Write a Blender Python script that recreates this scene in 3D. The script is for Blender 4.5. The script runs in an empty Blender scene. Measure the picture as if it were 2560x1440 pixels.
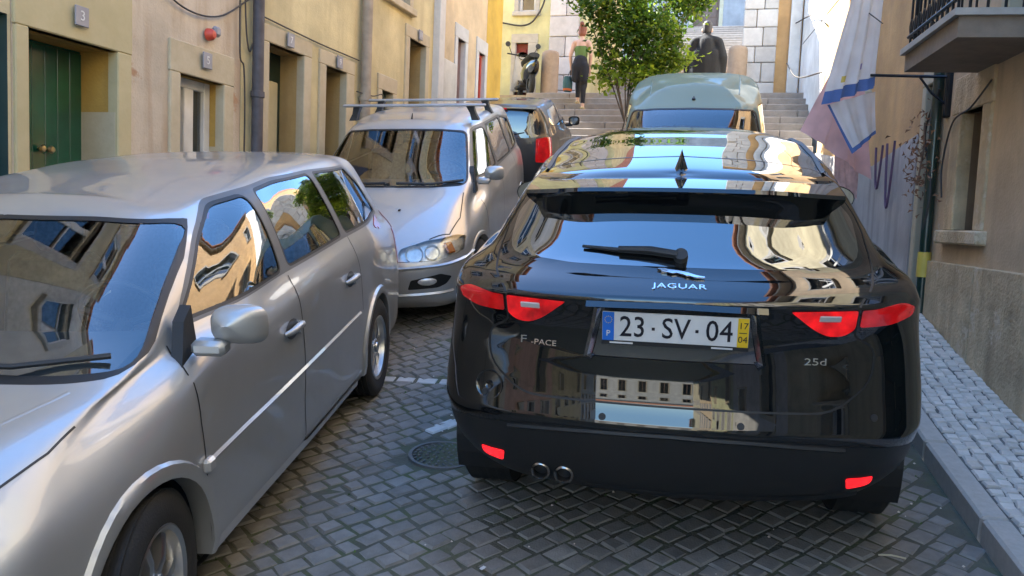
import bpy, bmesh, math, random
import numpy as np
from math import sin, cos, tan, pi, radians, atan2, sqrt, hypot
from mathutils import Vector, Matrix
from mathutils.bvhtree import BVHTree

random.seed(7); rng = np.random.default_rng(7)
scene = bpy.context.scene
COL = scene.collection

# ------------------------------------------------------------------ camera
CAM_Z = 1.76
def _basis(yaw, pitch, roll):
    f = Vector((-sin(yaw)*cos(pitch), cos(yaw)*cos(pitch), -sin(pitch)))
    r = Vector((cos(yaw), sin(yaw), 0)); u = r.cross(f)
    return r*cos(roll)+u*sin(roll), -r*sin(roll)+u*cos(roll), f
_r, _u, _f = _basis(radians(15.7), radians(4.9), radians(2.4))
cam_d = bpy.data.cameras.new('Camera'); cam = bpy.data.objects.new('Camera', cam_d); COL.objects.link(cam)
cam_d.sensor_width = 36; cam_d.lens = 36*2060/2560; cam_d.clip_start = .05; cam_d.clip_end = 2000
m = Matrix((_r, _u, -_f)).transposed().to_4x4(); m.translation = (0, 0, CAM_Z); cam.matrix_world = m
scene.camera = cam

# ------------------------------------------------------------------ sky, sun, exposure
SUN_AZ = radians(-62)      # clockwise from +Y: negative = to the left of the street
SUN_EL = radians(44)
world = bpy.data.worlds.new('World'); scene.world = world; world.use_nodes = True
nt = world.node_tree; nt.nodes.clear()
sky = nt.nodes.new('ShaderNodeTexSky'); sky.sky_type = 'NISHITA'; sky.sun_disc = False
sky.sun_elevation = SUN_EL; sky.sun_rotation = SUN_AZ; sky.altitude = 50; sky.air_density = 1.0; sky.dust_density = .35; sky.ozone_density = 1.8
bg = nt.nodes.new('ShaderNodeBackground'); bg.inputs['Strength'].default_value = .15
wo = nt.nodes.new('ShaderNodeOutputWorld')
hs = nt.nodes.new('ShaderNodeHueSaturation'); hs.inputs['Saturation'].default_value = 1.22
nt.links.new(sky.outputs[0], hs.inputs['Color']); nt.links.new(hs.outputs[0], bg.inputs[0]); nt.links.new(bg.outputs[0], wo.inputs[0])
sd = bpy.data.lights.new('Sun', 'SUN'); sd.energy = 4.5; sd.angle = radians(.53); sd.color = (1, .96, .90)
sun = bpy.data.objects.new('Sun', sd); COL.objects.link(sun)
sdir = Vector((sin(SUN_AZ)*cos(SUN_EL), cos(SUN_AZ)*cos(SUN_EL), sin(SUN_EL)))
sun.rotation_euler = sdir.to_track_quat('Z', 'Y').to_euler(); sun.location = (0, 0, 40)
vs = scene.view_settings; vs.view_transform = 'Standard'; vs.look = 'None'; vs.gamma = 1; vs.exposure = 2.75
vs.use_curve_mapping = False
scene.render.engine = 'CYCLES'
scene.cycles.max_bounces = 10; scene.cycles.diffuse_bounces = 5; scene.cycles.glossy_bounces = 5; scene.cycles.transparent_max_bounces = 16

# ------------------------------------------------------------------ materials
MATS = {}
def nodes(name):
    mt = bpy.data.materials.new(name); mt.use_nodes = True; MATS[name] = mt
    t = mt.node_tree; return mt, t, t.nodes['Principled BSDF']
def setp(b, **k):
    for a, v in k.items(): b.inputs[a.replace('_', ' ')].default_value = v
def C4(c): return (*c, 1) if len(c) == 3 else c
def plain(name, col, rough=.6, metal=0., spec=.5, coat=0., emit=None, es=0., var=.12, scale=6., bump=0., bscale=80., coatr=.04):
    """procedural: colour with soft noise variation, optional fine bump"""
    mt, t, b = nodes(name); setp(b, Roughness=rough, Metallic=metal)
    b.inputs['Specular IOR Level'].default_value = spec; b.inputs['Coat Weight'].default_value = coat; b.inputs['Coat Roughness'].default_value = coatr
    tc = t.nodes.new('ShaderNodeTexCoord'); n = t.nodes.new('ShaderNodeTexNoise'); n.inputs['Scale'].default_value = scale; n.inputs['Detail'].default_value = 5
    t.links.new(tc.outputs['Object'], n.inputs['Vector'])
    r = t.nodes.new('ShaderNodeValToRGB'); r.color_ramp.elements[0].position = .3; r.color_ramp.elements[1].position = .7
    r.color_ramp.elements[0].color = C4([max(0, c*(1-var)) for c in col]); r.color_ramp.elements[1].color = C4([min(1, c*(1+var)) for c in col])
    t.links.new(n.outputs['Fac'], r.inputs['Fac']); t.links.new(r.outputs['Color'], b.inputs['Base Color'])
    if bump:
        n2 = t.nodes.new('ShaderNodeTexNoise'); n2.inputs['Scale'].default_value = bscale; n2.inputs['Detail'].default_value = 6
        t.links.new(tc.outputs['Object'], n2.inputs['Vector'])
        bp = t.nodes.new('ShaderNodeBump'); bp.inputs['Strength'].default_value = bump; bp.inputs['Distance'].default_value = .01
        t.links.new(n2.outputs['Fac'], bp.inputs['Height']); t.links.new(bp.outputs[0], b.inputs['Normal'])
    if emit:
        r3 = t.nodes.new('ShaderNodeValToRGB'); r3.color_ramp.elements[0].position = .3; r3.color_ramp.elements[1].position = .7
        r3.color_ramp.elements[0].color = C4([c*(1-var*1.6) for c in emit]); r3.color_ramp.elements[1].color = C4(emit)
        t.links.new(n.outputs['Fac'], r3.inputs['Fac']); t.links.new(r3.outputs[0], b.inputs['Emission Color']); b.inputs['Emission Strength'].default_value = es
    return mt
def paint(name, col, metal, rough, dirt=.15, flake=0.0, coat=1., cior=1.55):
    """car paint with clear coat, light road dust in the roughness, dark trim on the inside faces"""
    mt, t, b = nodes(name); setp(b, Metallic=metal)
    b.inputs['Coat Weight'].default_value = coat; b.inputs['Coat IOR'].default_value = cior
    if metal == 0: b.inputs['Specular IOR Level'].default_value = .0
    tc = t.nodes.new('ShaderNodeTexCoord'); n = t.nodes.new('ShaderNodeTexNoise'); n.inputs['Scale'].default_value = 2.2; n.inputs['Detail'].default_value = 7; n.inputs['Roughness'].default_value = .65
    t.links.new(tc.outputs['Object'], n.inputs['Vector'])
    mr = t.nodes.new('ShaderNodeMapRange'); mr.inputs['From Min'].default_value = .35; mr.inputs['From Max'].default_value = .7
    mr.inputs['To Min'].default_value = rough; mr.inputs['To Max'].default_value = rough+dirt
    t.links.new(n.outputs['Fac'], mr.inputs['Value']); t.links.new(mr.outputs[0], b.inputs['Roughness'])
    mr2 = t.nodes.new('ShaderNodeMapRange'); mr2.inputs['From Min'].default_value = .4; mr2.inputs['From Max'].default_value = .75
    mr2.inputs['To Min'].default_value = .008; mr2.inputs['To Max'].default_value = .008+dirt*.22
    t.links.new(n.outputs['Fac'], mr2.inputs['Value']); t.links.new(mr2.outputs[0], b.inputs['Coat Roughness'])
    r = t.nodes.new('ShaderNodeMix'); r.data_type = 'RGBA'; r.inputs['A'].default_value = C4(col)
    r.inputs['B'].default_value = C4([c*.9+.03*.1 for c in col]); t.links.new(n.outputs['Fac'], r.inputs['Factor']); t.links.new(r.outputs['Result'], b.inputs['Base Color'])
    if flake:
        v = t.nodes.new('ShaderNodeTexNoise'); v.inputs['Scale'].default_value = 900; t.links.new(tc.outputs['Object'], v.inputs['Vector'])
        bp = t.nodes.new('ShaderNodeBump'); bp.inputs['Strength'].default_value = flake; bp.inputs['Distance'].default_value = .001
        t.links.new(v.outputs['Fac'], bp.inputs['Height']); t.links.new(bp.outputs[0], b.inputs['Normal'])
    d = t.nodes.new('ShaderNodeBsdfPrincipled'); setp(d, Roughness=.8); d.inputs['Base Color'].default_value = (.03, .03, .032, 1)
    g = t.nodes.new('ShaderNodeNewGeometry'); mx = t.nodes.new('ShaderNodeMixShader')
    t.links.new(g.outputs['Backfacing'], mx.inputs[0]); t.links.new(b.outputs[0], mx.inputs[1]); t.links.new(d.outputs[0], mx.inputs[2])
    t.links.new(mx.outputs[0], t.nodes['Material Output'].inputs[0]); return mt
def glassmat(name, tint, rough=.0, ior=1.55):
    mt = bpy.data.materials.new(name); mt.use_nodes = True; MATS[name] = mt; t = mt.node_tree; t.nodes.clear()
    o = t.nodes.new('ShaderNodeOutputMaterial'); tr = t.nodes.new('ShaderNodeBsdfTransparent'); tr.inputs[0].default_value = C4(tint)
    gl = t.nodes.new('ShaderNodeBsdfGlossy'); gl.inputs['Roughness'].default_value = rough
    tc = t.nodes.new('ShaderNodeTexCoord'); n = t.nodes.new('ShaderNodeTexNoise'); n.inputs['Scale'].default_value = 3; n.inputs['Detail'].default_value = 1
    bp = t.nodes.new('ShaderNodeBump'); bp.inputs['Strength'].default_value = .025; bp.inputs['Distance'].default_value = .01
    t.links.new(tc.outputs['Object'], n.inputs['Vector']); t.links.new(n.outputs['Fac'], bp.inputs['Height']); t.links.new(bp.outputs[0], gl.inputs['Normal'])
    fr = t.nodes.new('ShaderNodeFresnel'); fr.inputs['IOR'].default_value = ior
    ml = t.nodes.new('ShaderNodeMath'); ml.operation = 'MULTIPLY_ADD'; ml.use_clamp = True; ml.inputs[1].default_value = 2.4; ml.inputs[2].default_value = .03
    t.links.new(fr.outputs[0], ml.inputs[0])
    mx = t.nodes.new('ShaderNodeMixShader'); t.links.new(ml.outputs[0], mx.inputs[0]); t.links.new(tr.outputs[0], mx.inputs[1]); t.links.new(gl.outputs[0], mx.inputs[2])
    t.links.new(mx.outputs[0], o.inputs[0]); return mt
def plaster(name, col, stain=(.25, .2, .13), amt=.5, peel=None, peel_amt=.6, low=None, scale=1.2, rough=.9, bump=.25):
    """limewash plaster: patchy colour, vertical runs, peeled spots showing another layer"""
    mt, t, b = nodes(name); setp(b, Roughness=rough); L = t.links.new; N = t.nodes.new
    tc = N('ShaderNodeTexCoord')
    n1 = N('ShaderNodeTexNoise'); n1.inputs['Scale'].default_value = scale; n1.inputs['Detail'].default_value = 9; n1.inputs['Roughness'].default_value = .62
    L(tc.outputs['Object'], n1.inputs['Vector'])
    mp = N('ShaderNodeMapping'); mp.inputs['Scale'].default_value = (5, 5, .55); L(tc.outputs['Object'], mp.inputs['Vector'])
    n2 = N('ShaderNodeTexNoise'); n2.inputs['Scale'].default_value = 1.1; n2.inputs['Detail'].default_value = 6; L(mp.outputs[0], n2.inputs['Vector'])
    r1 = N('ShaderNodeValToRGB'); e = r1.color_ramp.elements; e[0].position = .32; e[1].position = .68
    e[0].color = C4([c*.68 for c in col]); e[1].color = C4([min(1, c*1.16) for c in col]); L(n1.outputs['Fac'], r1.inputs['Fac'])
    r2 = N('ShaderNodeMapRange'); r2.inputs['From Min'].default_value = .48; r2.inputs['From Max'].default_value = .78; r2.inputs['To Max'].default_value = amt; L(n2.outputs['Fac'], r2.inputs['Value'])
    m1 = N('ShaderNodeMix'); m1.data_type = 'RGBA'; L(r2.outputs[0], m1.inputs['Factor']); L(r1.outputs[0], m1.inputs['A']); m1.inputs['B'].default_value = C4(stain)
    out = m1.outputs['Result']
    if peel:
        n3 = N('ShaderNodeTexNoise'); n3.inputs['Scale'].default_value = 2.3; n3.inputs['Detail'].default_value = 10; n3.inputs['Roughness'].default_value = .7; L(tc.outputs['Object'], n3.inputs['Vector'])
        r3 = N('ShaderNodeMapRange'); r3.inputs['From Min'].default_value = peel_amt; r3.inputs['From Max'].default_value = peel_amt+.05; L(n3.outputs['Fac'], r3.inputs['Value'])
        m2 = N('ShaderNodeMix'); m2.data_type = 'RGBA'; L(r3.outputs[0], m2.inputs['Factor']); L(out, m2.inputs['A']); m2.inputs['B'].default_value = C4(peel); out = m2.outputs['Result']
    L(out, b.inputs['Base Color'])
    n4 = N('ShaderNodeTexNoise'); n4.inputs['Scale'].default_value = 45; n4.inputs['Detail'].default_value = 8; L(tc.outputs['Object'], n4.inputs['Vector'])
    ad = N('ShaderNodeMath'); ad.operation = 'MULTIPLY_ADD'; ad.inputs[1].default_value = 3.0; L(n1.outputs['Fac'], ad.inputs[0]); L(n4.outputs['Fac'], ad.inputs[2])
    bp = N('ShaderNodeBump'); bp.inputs['Strength'].default_value = bump; bp.inputs['Distance'].default_value = .02; L(ad.outputs[0], bp.inputs['Height']); L(bp.outputs[0], b.inputs['Normal'])
    return mt
def stone(name, c1, c2, rough=.75, scale=9., bump=.3, perobj=.25, spec=.4, wear=0.):
    """stone with grain, and a tone that differs from piece to piece"""
    mt, t, b = nodes(name); setp(b, Roughness=rough); b.inputs['Specular IOR Level'].default_value = spec; L = t.links.new; N = t.nodes.new
    tc = N('ShaderNodeTexCoord'); oi = N('ShaderNodeObjectInfo'); ge = N('ShaderNodeNewGeometry')
    n = N('ShaderNodeTexNoise'); n.noise_dimensions = '4D'; n.inputs['Scale'].default_value = scale; n.inputs['Detail'].default_value = 8; n.inputs['Roughness'].default_value = .65
    ad = N('ShaderNodeMath'); ad.operation = 'ADD'; L(oi.outputs['Random'], ad.inputs[0]); L(ge.outputs['Random Per Island'], ad.inputs[1])
    ml = N('ShaderNodeMath'); ml.operation = 'MULTIPLY'; ml.inputs[1].default_value = 17.; L(ad.outputs[0], ml.inputs[0])
    L(tc.outputs['Object'], n.inputs['Vector']); L(ml.outputs[0], n.inputs['W'])
    fr = N('ShaderNodeMath'); fr.operation = 'FRACT'; L(ad.outputs[0], fr.inputs[0])
    mixf = N('ShaderNodeMath'); mixf.operation = 'MULTIPLY_ADD'; mixf.inputs[1].default_value = perobj*2; mixf.inputs[2].default_value = -perobj; L(fr.outputs[0], mixf.inputs[0])
    sm = N('ShaderNodeMath'); sm.operation = 'ADD'; L(n.outputs['Fac'], sm.inputs[0]); L(mixf.outputs[0], sm.inputs[1])
    r = N('ShaderNodeValToRGB'); e = r.color_ramp.elements; e[0].position = .22; e[1].position = .78; e[0].color = C4(c1); e[1].color = C4(c2)
    L(sm.outputs[0], r.inputs['Fac']); L(r.outputs[0], b.inputs['Base Color'])
    if wear:                                        # broad dirt patches that run across the pieces
        wn = N('ShaderNodeTexNoise'); wn.inputs['Scale'].default_value = 1.1; wn.inputs['Detail'].default_value = 7; wn.inputs['Roughness'].default_value = .6; L(ge.outputs['Position'], wn.inputs['Vector'])
        wr_ = N('ShaderNodeMapRange'); wr_.inputs['From Min'].default_value = .45; wr_.inputs['From Max'].default_value = .72; wr_.inputs['To Max'].default_value = wear; L(wn.outputs['Fac'], wr_.inputs['Value'])
        wm = N('ShaderNodeMix'); wm.data_type = 'RGBA'; wm.inputs['B'].default_value = (.085, .072, .050, 1); L(wr_.outputs[0], wm.inputs['Factor']); L(r.outputs[0], wm.inputs['A']); L(wm.outputs['Result'], b.inputs['Base Color'])
        rr_ = N('ShaderNodeMapRange'); rr_.inputs['To Min'].default_value = rough-.12; rr_.inputs['To Max'].default_value = rough+.25; L(wn.outputs['Fac'], rr_.inputs['Value']); L(rr_.outputs[0], b.inputs['Roughness'])
    n4 = N('ShaderNodeTexNoise'); n4.inputs['Scale'].default_value = scale*7; n4.inputs['Detail'].default_value = 6; L(tc.outputs['Object'], n4.inputs['Vector'])
    bp = N('ShaderNodeBump'); bp.inputs['Strength'].default_value = bump; bp.inputs['Distance'].default_value = .006; L(n4.outputs['Fac'], bp.inputs['Height']); L(bp.outputs[0], b.inputs['Normal'])
    return mt

paint('silver', (.45, .455, .45), .62, .37, .12, .03, .75)
paint('silver_warm', (.50, .50, .49), .60, .37, .12, .03, .75)
paint('black_paint', (.004, .0045, .005), .0, .28, .10, 0, 1., 1.75)
paint('dark_grey_paint', (.012, .014, .018), .1, .4, .15, 0, .6)
paint('pale_green_paint', (.20, .27, .225), .0, .6, .2, 0, .28)
plain('black_plastic', (.018, .019, .020), .55, bump=.15, bscale=300)
plain('grey_plastic', (.013, .0135, .014), .5, bump=.1, bscale=300)
plain('gloss_black', (.004, .004, .004), .08, coat=1)
plain('rubber', (.016, .016, .016), .85, bump=.2, bscale=120)
plain('alloy', (.55, .54, .52), .3, metal=1)
plain('dark_alloy', (.12, .12, .12), .4, metal=.9)
plain('chrome', (.78, .78, .79), .2, metal=1, var=.03)
plain('steel', (.32, .32, .32), .35, metal=1)
plain('seal', (.012, .012, .012), .5)
plain('interior', (.065, .065, .066), .85)
plain('interior_light', (.16, .16, .15), .9)
plain('red_lit', (.40, .004, .006), .12, coat=1, emit=(1., .010, .012), es=.12, var=.5, scale=16)
plain('red_lens', (.35, .008, .01), .15, coat=1, emit=(1., .01, .02), es=.02, var=.2, scale=30)
plain('red_bright', (.7, .005, .01), .15, coat=1, emit=(1., .01, .015), es=.35)
plain('lamp_bowl', (.72, .71, .68), .28, metal=.5, var=.2, scale=25)
plain('amber', (.75, .25, .06), .2, coat=1)
plain('white_lens', (.55, .52, .5), .2, coat=1)
plain('plate_white', (.72, .72, .70), .35)
plain('plate_blue', (.02, .16, .62), .35)
plain('plate_yellow', (.80, .52, .02), .4)
plain('plate_text', (.012, .012, .02), .4)
plain('badge', (.82, .83, .85), .15, metal=1, var=.02)
glassmat('car_glass', (.80, .86, .83))
glassmat('dark_glass', (.16, .18, .17))
glassmat('lamp_glass', (.93, .95, .95), ior=1.4)
glassmat('pane', (.35, .38, .38))

# ------------------------------------------------------------------ objects
def tag(o, label=None, cat=None, group=None, kind=None):
    if label: o['label'] = label
    if cat: o['category'] = cat
    if group: o['group'] = group
    if kind: o['kind'] = kind
    return o
def empty(name, loc=(0, 0, 0), label=None, cat=None, group=None, mat=None):
    o = bpy.data.objects.new(name, None); COL.objects.link(o); o.empty_display_size = .1
    if mat is not None: o.matrix_world = mat
    else: o.location = loc
    return tag(o, label, cat, group)
def link(name, me, parent=None, loc=None):
    o = bpy.data.objects.new(name, me); COL.objects.link(o)
    if parent: o.parent = parent
    if loc is not None: o.location = loc
    return o
class MB:
    """collects geometry for ONE mesh object"""
    def __init__(s): s.v = []; s.f = []; s.m = []; s.mats = []
    def mi(s, mat):
        if mat not in s.mats: s.mats.append(mat)
        return s.mats.index(mat)
    def add(s, vs, fs, mat=None):
        b = len(s.v); s.v += [tuple(p) for p in vs]; k = s.mi(mat) if mat else 0
        for f in fs: s.f.append(tuple(i+b for i in f)); s.m.append(k)
        return s
    def box(s, c, d, mat=None, rz=0., ch=0., M=None):
        hx, hy, hz = d[0]/2, d[1]/2, d[2]/2
        if ch <= 0:
            P = [(x, y, z) for x in (-hx, hx) for y in (-hy, hy) for z in (-hz, hz)]
            F = [(0, 1, 3, 2), (4, 6, 7, 5), (0, 4, 5, 1), (2, 3, 7, 6), (0, 2, 6, 4), (1, 5, 7, 3)]
        else:
            ch = min(ch, hx*.9, hy*.9, hz*.9)
            P, F = chamfer_box(hx, hy, hz, ch)
        c_, s_ = cos(rz), sin(rz)
        P = [(c[0]+x*c_-y*s_, c[1]+x*s_+y*c_, c[2]+z) for x, y, z in P] if M is None else [tuple(M @ Vector((x+c[0], y+c[1], z+c[2]))) for x, y, z in P]
        return s.add(P, F, mat)
    def tube(s, path, r, n=8, mat=None, cap=True, closed=False):
        path = [Vector(p) for p in path]; k = len(path); rs = r if hasattr(r, '__len__') else [r]*k
        V = []; F = []; up = None
        for i, p in enumerate(path):
            a = path[(i-1) % k] if (closed or i > 0) else p; b = path[(i+1) % k] if (closed or i < k-1) else p
            t = (b-a).normalized()
            if up is None:
                up = Vector((0, 0, 1)) if abs(t.z) < .9 else Vector((1, 0, 0))
            x = t.cross(up)
            if x.length < 1e-5: x = t.orthogonal()
            x.normalize(); y = x.cross(t); up = y
            for j in range(n):
                an = 2*pi*j/n; V.append(p+(x*cos(an)+y*sin(an))*rs[i])
        for i in range(k if closed else k-1):
            for j in range(n):
                i2 = (i+1) % k; F.append((i*n+j, i*n+(j+1) % n, i2*n+(j+1) % n, i2*n+j))
        if cap and not closed:
            F.append(tuple(range(n))[::-1]); F.append(tuple(range((k-1)*n, k*n)))
        return s.add(V, F, mat)
    def lathe(s, prof, n=24, axis='Z', c=(0, 0, 0), mat=None):
        V = []; F = []; k = len(prof)
        for r, h in prof:
            for j in range(n):
                a = 2*pi*j/n
                q = (r*cos(a), r*sin(a), h)
                if axis == 'Y': q = (q[0], q[2], q[1])
                if axis == 'X': q = (q[2], q[0], q[1])
                V.append((q[0]+c[0], q[1]+c[1], q[2]+c[2]))
        for i in range(k-1):
            for j in range(n): F.append((i*n+j, i*n+(j+1) % n, (i+1)*n+(j+1) % n, (i+1)*n+j))
        return s.add(V, F, mat)
    def prism(s, poly, h0, h1, mat=None, fn=None):
        """poly of (a,b); extruded along the third axis; fn maps (a,b,h)->xyz"""
        fn = fn or (lambda a, b, h: (a, b, h)); n = len(poly)
        V = [fn(a, b, h0) for a, b in poly]+[fn(a, b, h1) for a, b in poly]
        F = [tuple(range(n))[::-1], tuple(range(n, 2*n))]+[(i, (i+1) % n, n+(i+1) % n, n+i) for i in range(n)]
        return s.add(V, F, mat)
    def grid(s, G, mat=None, closed=False):
        R, K = len(G), len(G[0]); V = [p for r in G for p in r]
        F = [(i*K+j, i*K+(j+1) % K, (i+1)*K+(j+1) % K, (i+1)*K+j) for i in range(R-1) for j in range(K if closed else K-1)]
        return s.add(V, F, mat)
    def xform(s, M):
        s.v = [tuple(M @ Vector(p)) for p in s.v]; return s
    def mesh(s, name, mat=None, smooth=None, fixn=True):
        me = bpy.data.meshes.new(name); me.from_pydata(s.v, [], s.f)
        for mm in (s.mats or [mat]): me.materials.append(MATS[mm] if isinstance(mm, str) else mm)
        if s.mats: me.polygons.foreach_set('material_index', s.m)
        if fixn:
            b = bmesh.new(); b.from_mesh(me); bmesh.ops.recalc_face_normals(b, faces=b.faces); b.to_mesh(me); b.free()
        if smooth is not None:
            me.polygons.foreach_set('use_smooth', [True]*len(me.polygons))
            if smooth < 179: me.set_sharp_from_angle(angle=radians(smooth))
        me.update(); return me
    def build(s, name, mat=None, parent=None, smooth=None, loc=None, fixn=True):
        return link(name, s.mesh(name, mat, smooth, fixn), parent, loc)
def chamfer_box(hx, hy, hz, c):
    P = []; idx = {}
    for sx in (-1, 1):
        for sy in (-1, 1):
            for sz in (-1, 1):
                for k, (a, b, d) in enumerate(((hx, hy-c, hz-c), (hx-c, hy, hz-c), (hx-c, hy-c, hz))):
                    idx[sx, sy, sz, k] = len(P); P.append((sx*a, sy*b, sz*d))
    F = []
    I = lambda *a: idx[a]
    for s_ in (-1, 1):
        F.append((I(s_, -1, -1, 0), I(s_, 1, -1, 0), I(s_, 1, 1, 0), I(s_, -1, 1, 0)))
        F.append((I(-1, s_, -1, 1), I(1, s_, -1, 1), I(1, s_, 1, 1), I(-1, s_, 1, 1)))
        F.append((I(-1, -1, s_, 2), I(1, -1, s_, 2), I(1, 1, s_, 2), I(-1, 1, s_, 2)))
        for t_ in (-1, 1):
            F.append((I(s_, t_, -1, 0), I(s_, t_, 1, 0), I(s_, t_, 1, 1), I(s_, t_, -1, 1)))
            F.append((I(s_, -1, t_, 0), I(s_, 1, t_, 0), I(s_, 1, t_, 2), I(s_, -1, t_, 2)))
            F.append((I(-1, s_, t_, 1), I(1, s_, t_, 1), I(1, s_, t_, 2), I(-1, s_, t_, 2)))
            for u_ in (-1, 1): F.append((I(s_, t_, u_, 0), I(s_, t_, u_, 1), I(s_, t_, u_, 2)))
    return P, F
def text_mesh(name, body, size, extrude=.0015, sx=1., shear=0., bevel=0., space=1.):
    c = bpy.data.curves.new(name, 'FONT'); c.body = body; c.size = size; c.extrude = extrude; c.align_x = 'CENTER'; c.align_y = 'CENTER'; c.shear = shear; c.bevel_depth = bevel; c.space_character = space; c.resolution_u = 3
    o = bpy.data.objects.new(name, c); COL.objects.link(o); dg = bpy.context.evaluated_depsgraph_get(); dg.update()
    me = bpy.data.meshes.new_from_object(o.evaluated_get(dg)); bpy.data.objects.remove(o); bpy.data.curves.remove(c)
    for v in me.vertices: v.co.x *= sx
    return me
def round_poly(P, r, n=4):
    out = []; k = len(P)
    for i in range(k):
        p = np.array(P[i][:2], float); rr = P[i][2] if len(P[i]) > 2 else r
        a = np.array(P[i-1][:2], float); b = np.array(P[(i+1) % k][:2], float)
        da, db = a-p, b-p; la, lb = np.linalg.norm(da), np.linalg.norm(db); q = min(rr, la*.45, lb*.45)
        if q < 1e-4: out.append(tuple(p)); continue
        A, B = p+da/la*q, p+db/lb*q
        for j in range(n+1):
            t = j/n; out.append(tuple((1-t)**2*A+2*t*(1-t)*p+t*t*B))
    return out
def inset_poly(P, d):
    k = len(P); A = sum(P[i][0]*P[(i+1) % k][1]-P[(i+1) % k][0]*P[i][1] for i in range(k)); sg = 1 if A > 0 else -1
    out = []
    for i in range(k):
        p0, p1, p2 = (np.array(P[j % k], float) for j in (i-1, i, i+1))
        e1, e2 = p1-p0, p2-p1; e1 /= np.linalg.norm(e1)+1e-9; e2 /= np.linalg.norm(e2)+1e-9
        n = np.array([-e1[1]-e2[1], e1[0]+e2[0]])*sg; n /= np.linalg.norm(n)+1e-9
        out.append(tuple(p1+n*d))
    return out
def inside(P, x, y):
    c = False; k = len(P); j = k-1
    for i in range(k):
        xi, yi = P[i]; xj, yj = P[j]
        if (yi > y) != (yj > y) and x < (xj-xi)*(y-yi)/(yj-yi+1e-12)+xi: c = not c
        j = i
    return c

# ------------------------------------------------------------------ the lie of the land
TS = tan(radians(6.5))
def zr(y):
    k = .097/3
    return TS*y+(0 if y < 3.6 else k*(y-3.6)**2/2 if y < 6.6 else .097*1.5+.097*(y-6.6))
RD = Vector((-.0847, .9964, 0)).normalized(); RN = Vector((-RD.y, RD.x, 0)); RO = Vector((1.60, 5.3, 0))   # right hand wall line
def RW(t, off=0., z=0.): p = RO+RD*t+RN*off; return Vector((p.x, p.y, z))
LX = -4.75                                                                                              # left hand wall

# ------------------------------------------------------------------ car bodies: a net of rings, cut along drawn outlines
def _hermite(P, d, segs, crease=()):
    """P [n,...] control rows, d [n-1,...] parameter lengths; returns dense samples"""
    n = len(P); mL = [None]*n; mR = [None]*n; s = [(P[i+1]-P[i])/d[i][..., None] for i in range(n-1)]
    for i in range(n):
        if i == 0: mL[i] = mR[i] = s[0]
        elif i == n-1: mL[i] = mR[i] = s[-1]
        else:
            a, b = d[i-1][..., None], d[i][..., None]; mm = (s[i-1]*b+s[i]*a)/(a+b); mL[i] = mR[i] = mm
            if i in crease: mL[i], mR[i] = s[i-1], s[i]
    out = []
    for i in range(n-1):
        D = d[i][..., None]
        for q in range(segs[i]):
            t = q/segs[i]; h00 = 2*t**3-3*t*t+1; h10 = t**3-2*t*t+t; h01 = 1-h00; h11 = t**3-t*t
            out.append(h00*P[i]+h10*D*mR[i]+h01*P[i+1]+h11*D*mL[i+1])
    out.append(P[-1]); return np.array(out)
def ring_row(xr, wr, br, xf, wf, bf, wm, z, cl=.25, clf=.25, ye=None):
    """15 control points from rear centre round the left side to front centre; z keys at columns 0,3,5,7,9,11,14"""
    x4, x10 = xr+br+cl, xf-bf-clf
    fx = [x4+(x10-x4)*t for t in (0, .17, .37, .55, .72, .87, 1)]
    X = [xr, xr+.10*br, xr+.40*br, xr+br]+fx+[xf-bf, xf-.40*bf, xf-.10*bf, xf]
    wk = np.interp(fx, [x4, x4+(x10-x4)*.17, x4+(x10-x4)*.5, x4+(x10-x4)*.87, x10], [wr, (wr+wm)/2+.35*(wm-wr), wm, (wf+wm)/2+.35*(wm-wf), wf])
    Y = [0, .46*wr, .82*wr, .965*wr]+list(wk)+[.965*wf, .82*wf, .46*wf, 0]
    Z = np.interp(range(15), (0, 3, 5, 7, 9, 11, 14), z if hasattr(z, '__len__') else [z]*7)
    P = np.array([X, Y, Z]).T
    for k, v in (ye or {}).items(): P[k] = v
    return P
AX = {'side': (0, 2, 1), 'rear': (1, 2, 0), 'front': (1, 2, 0), 'top': (0, 1, 2)}
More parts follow.
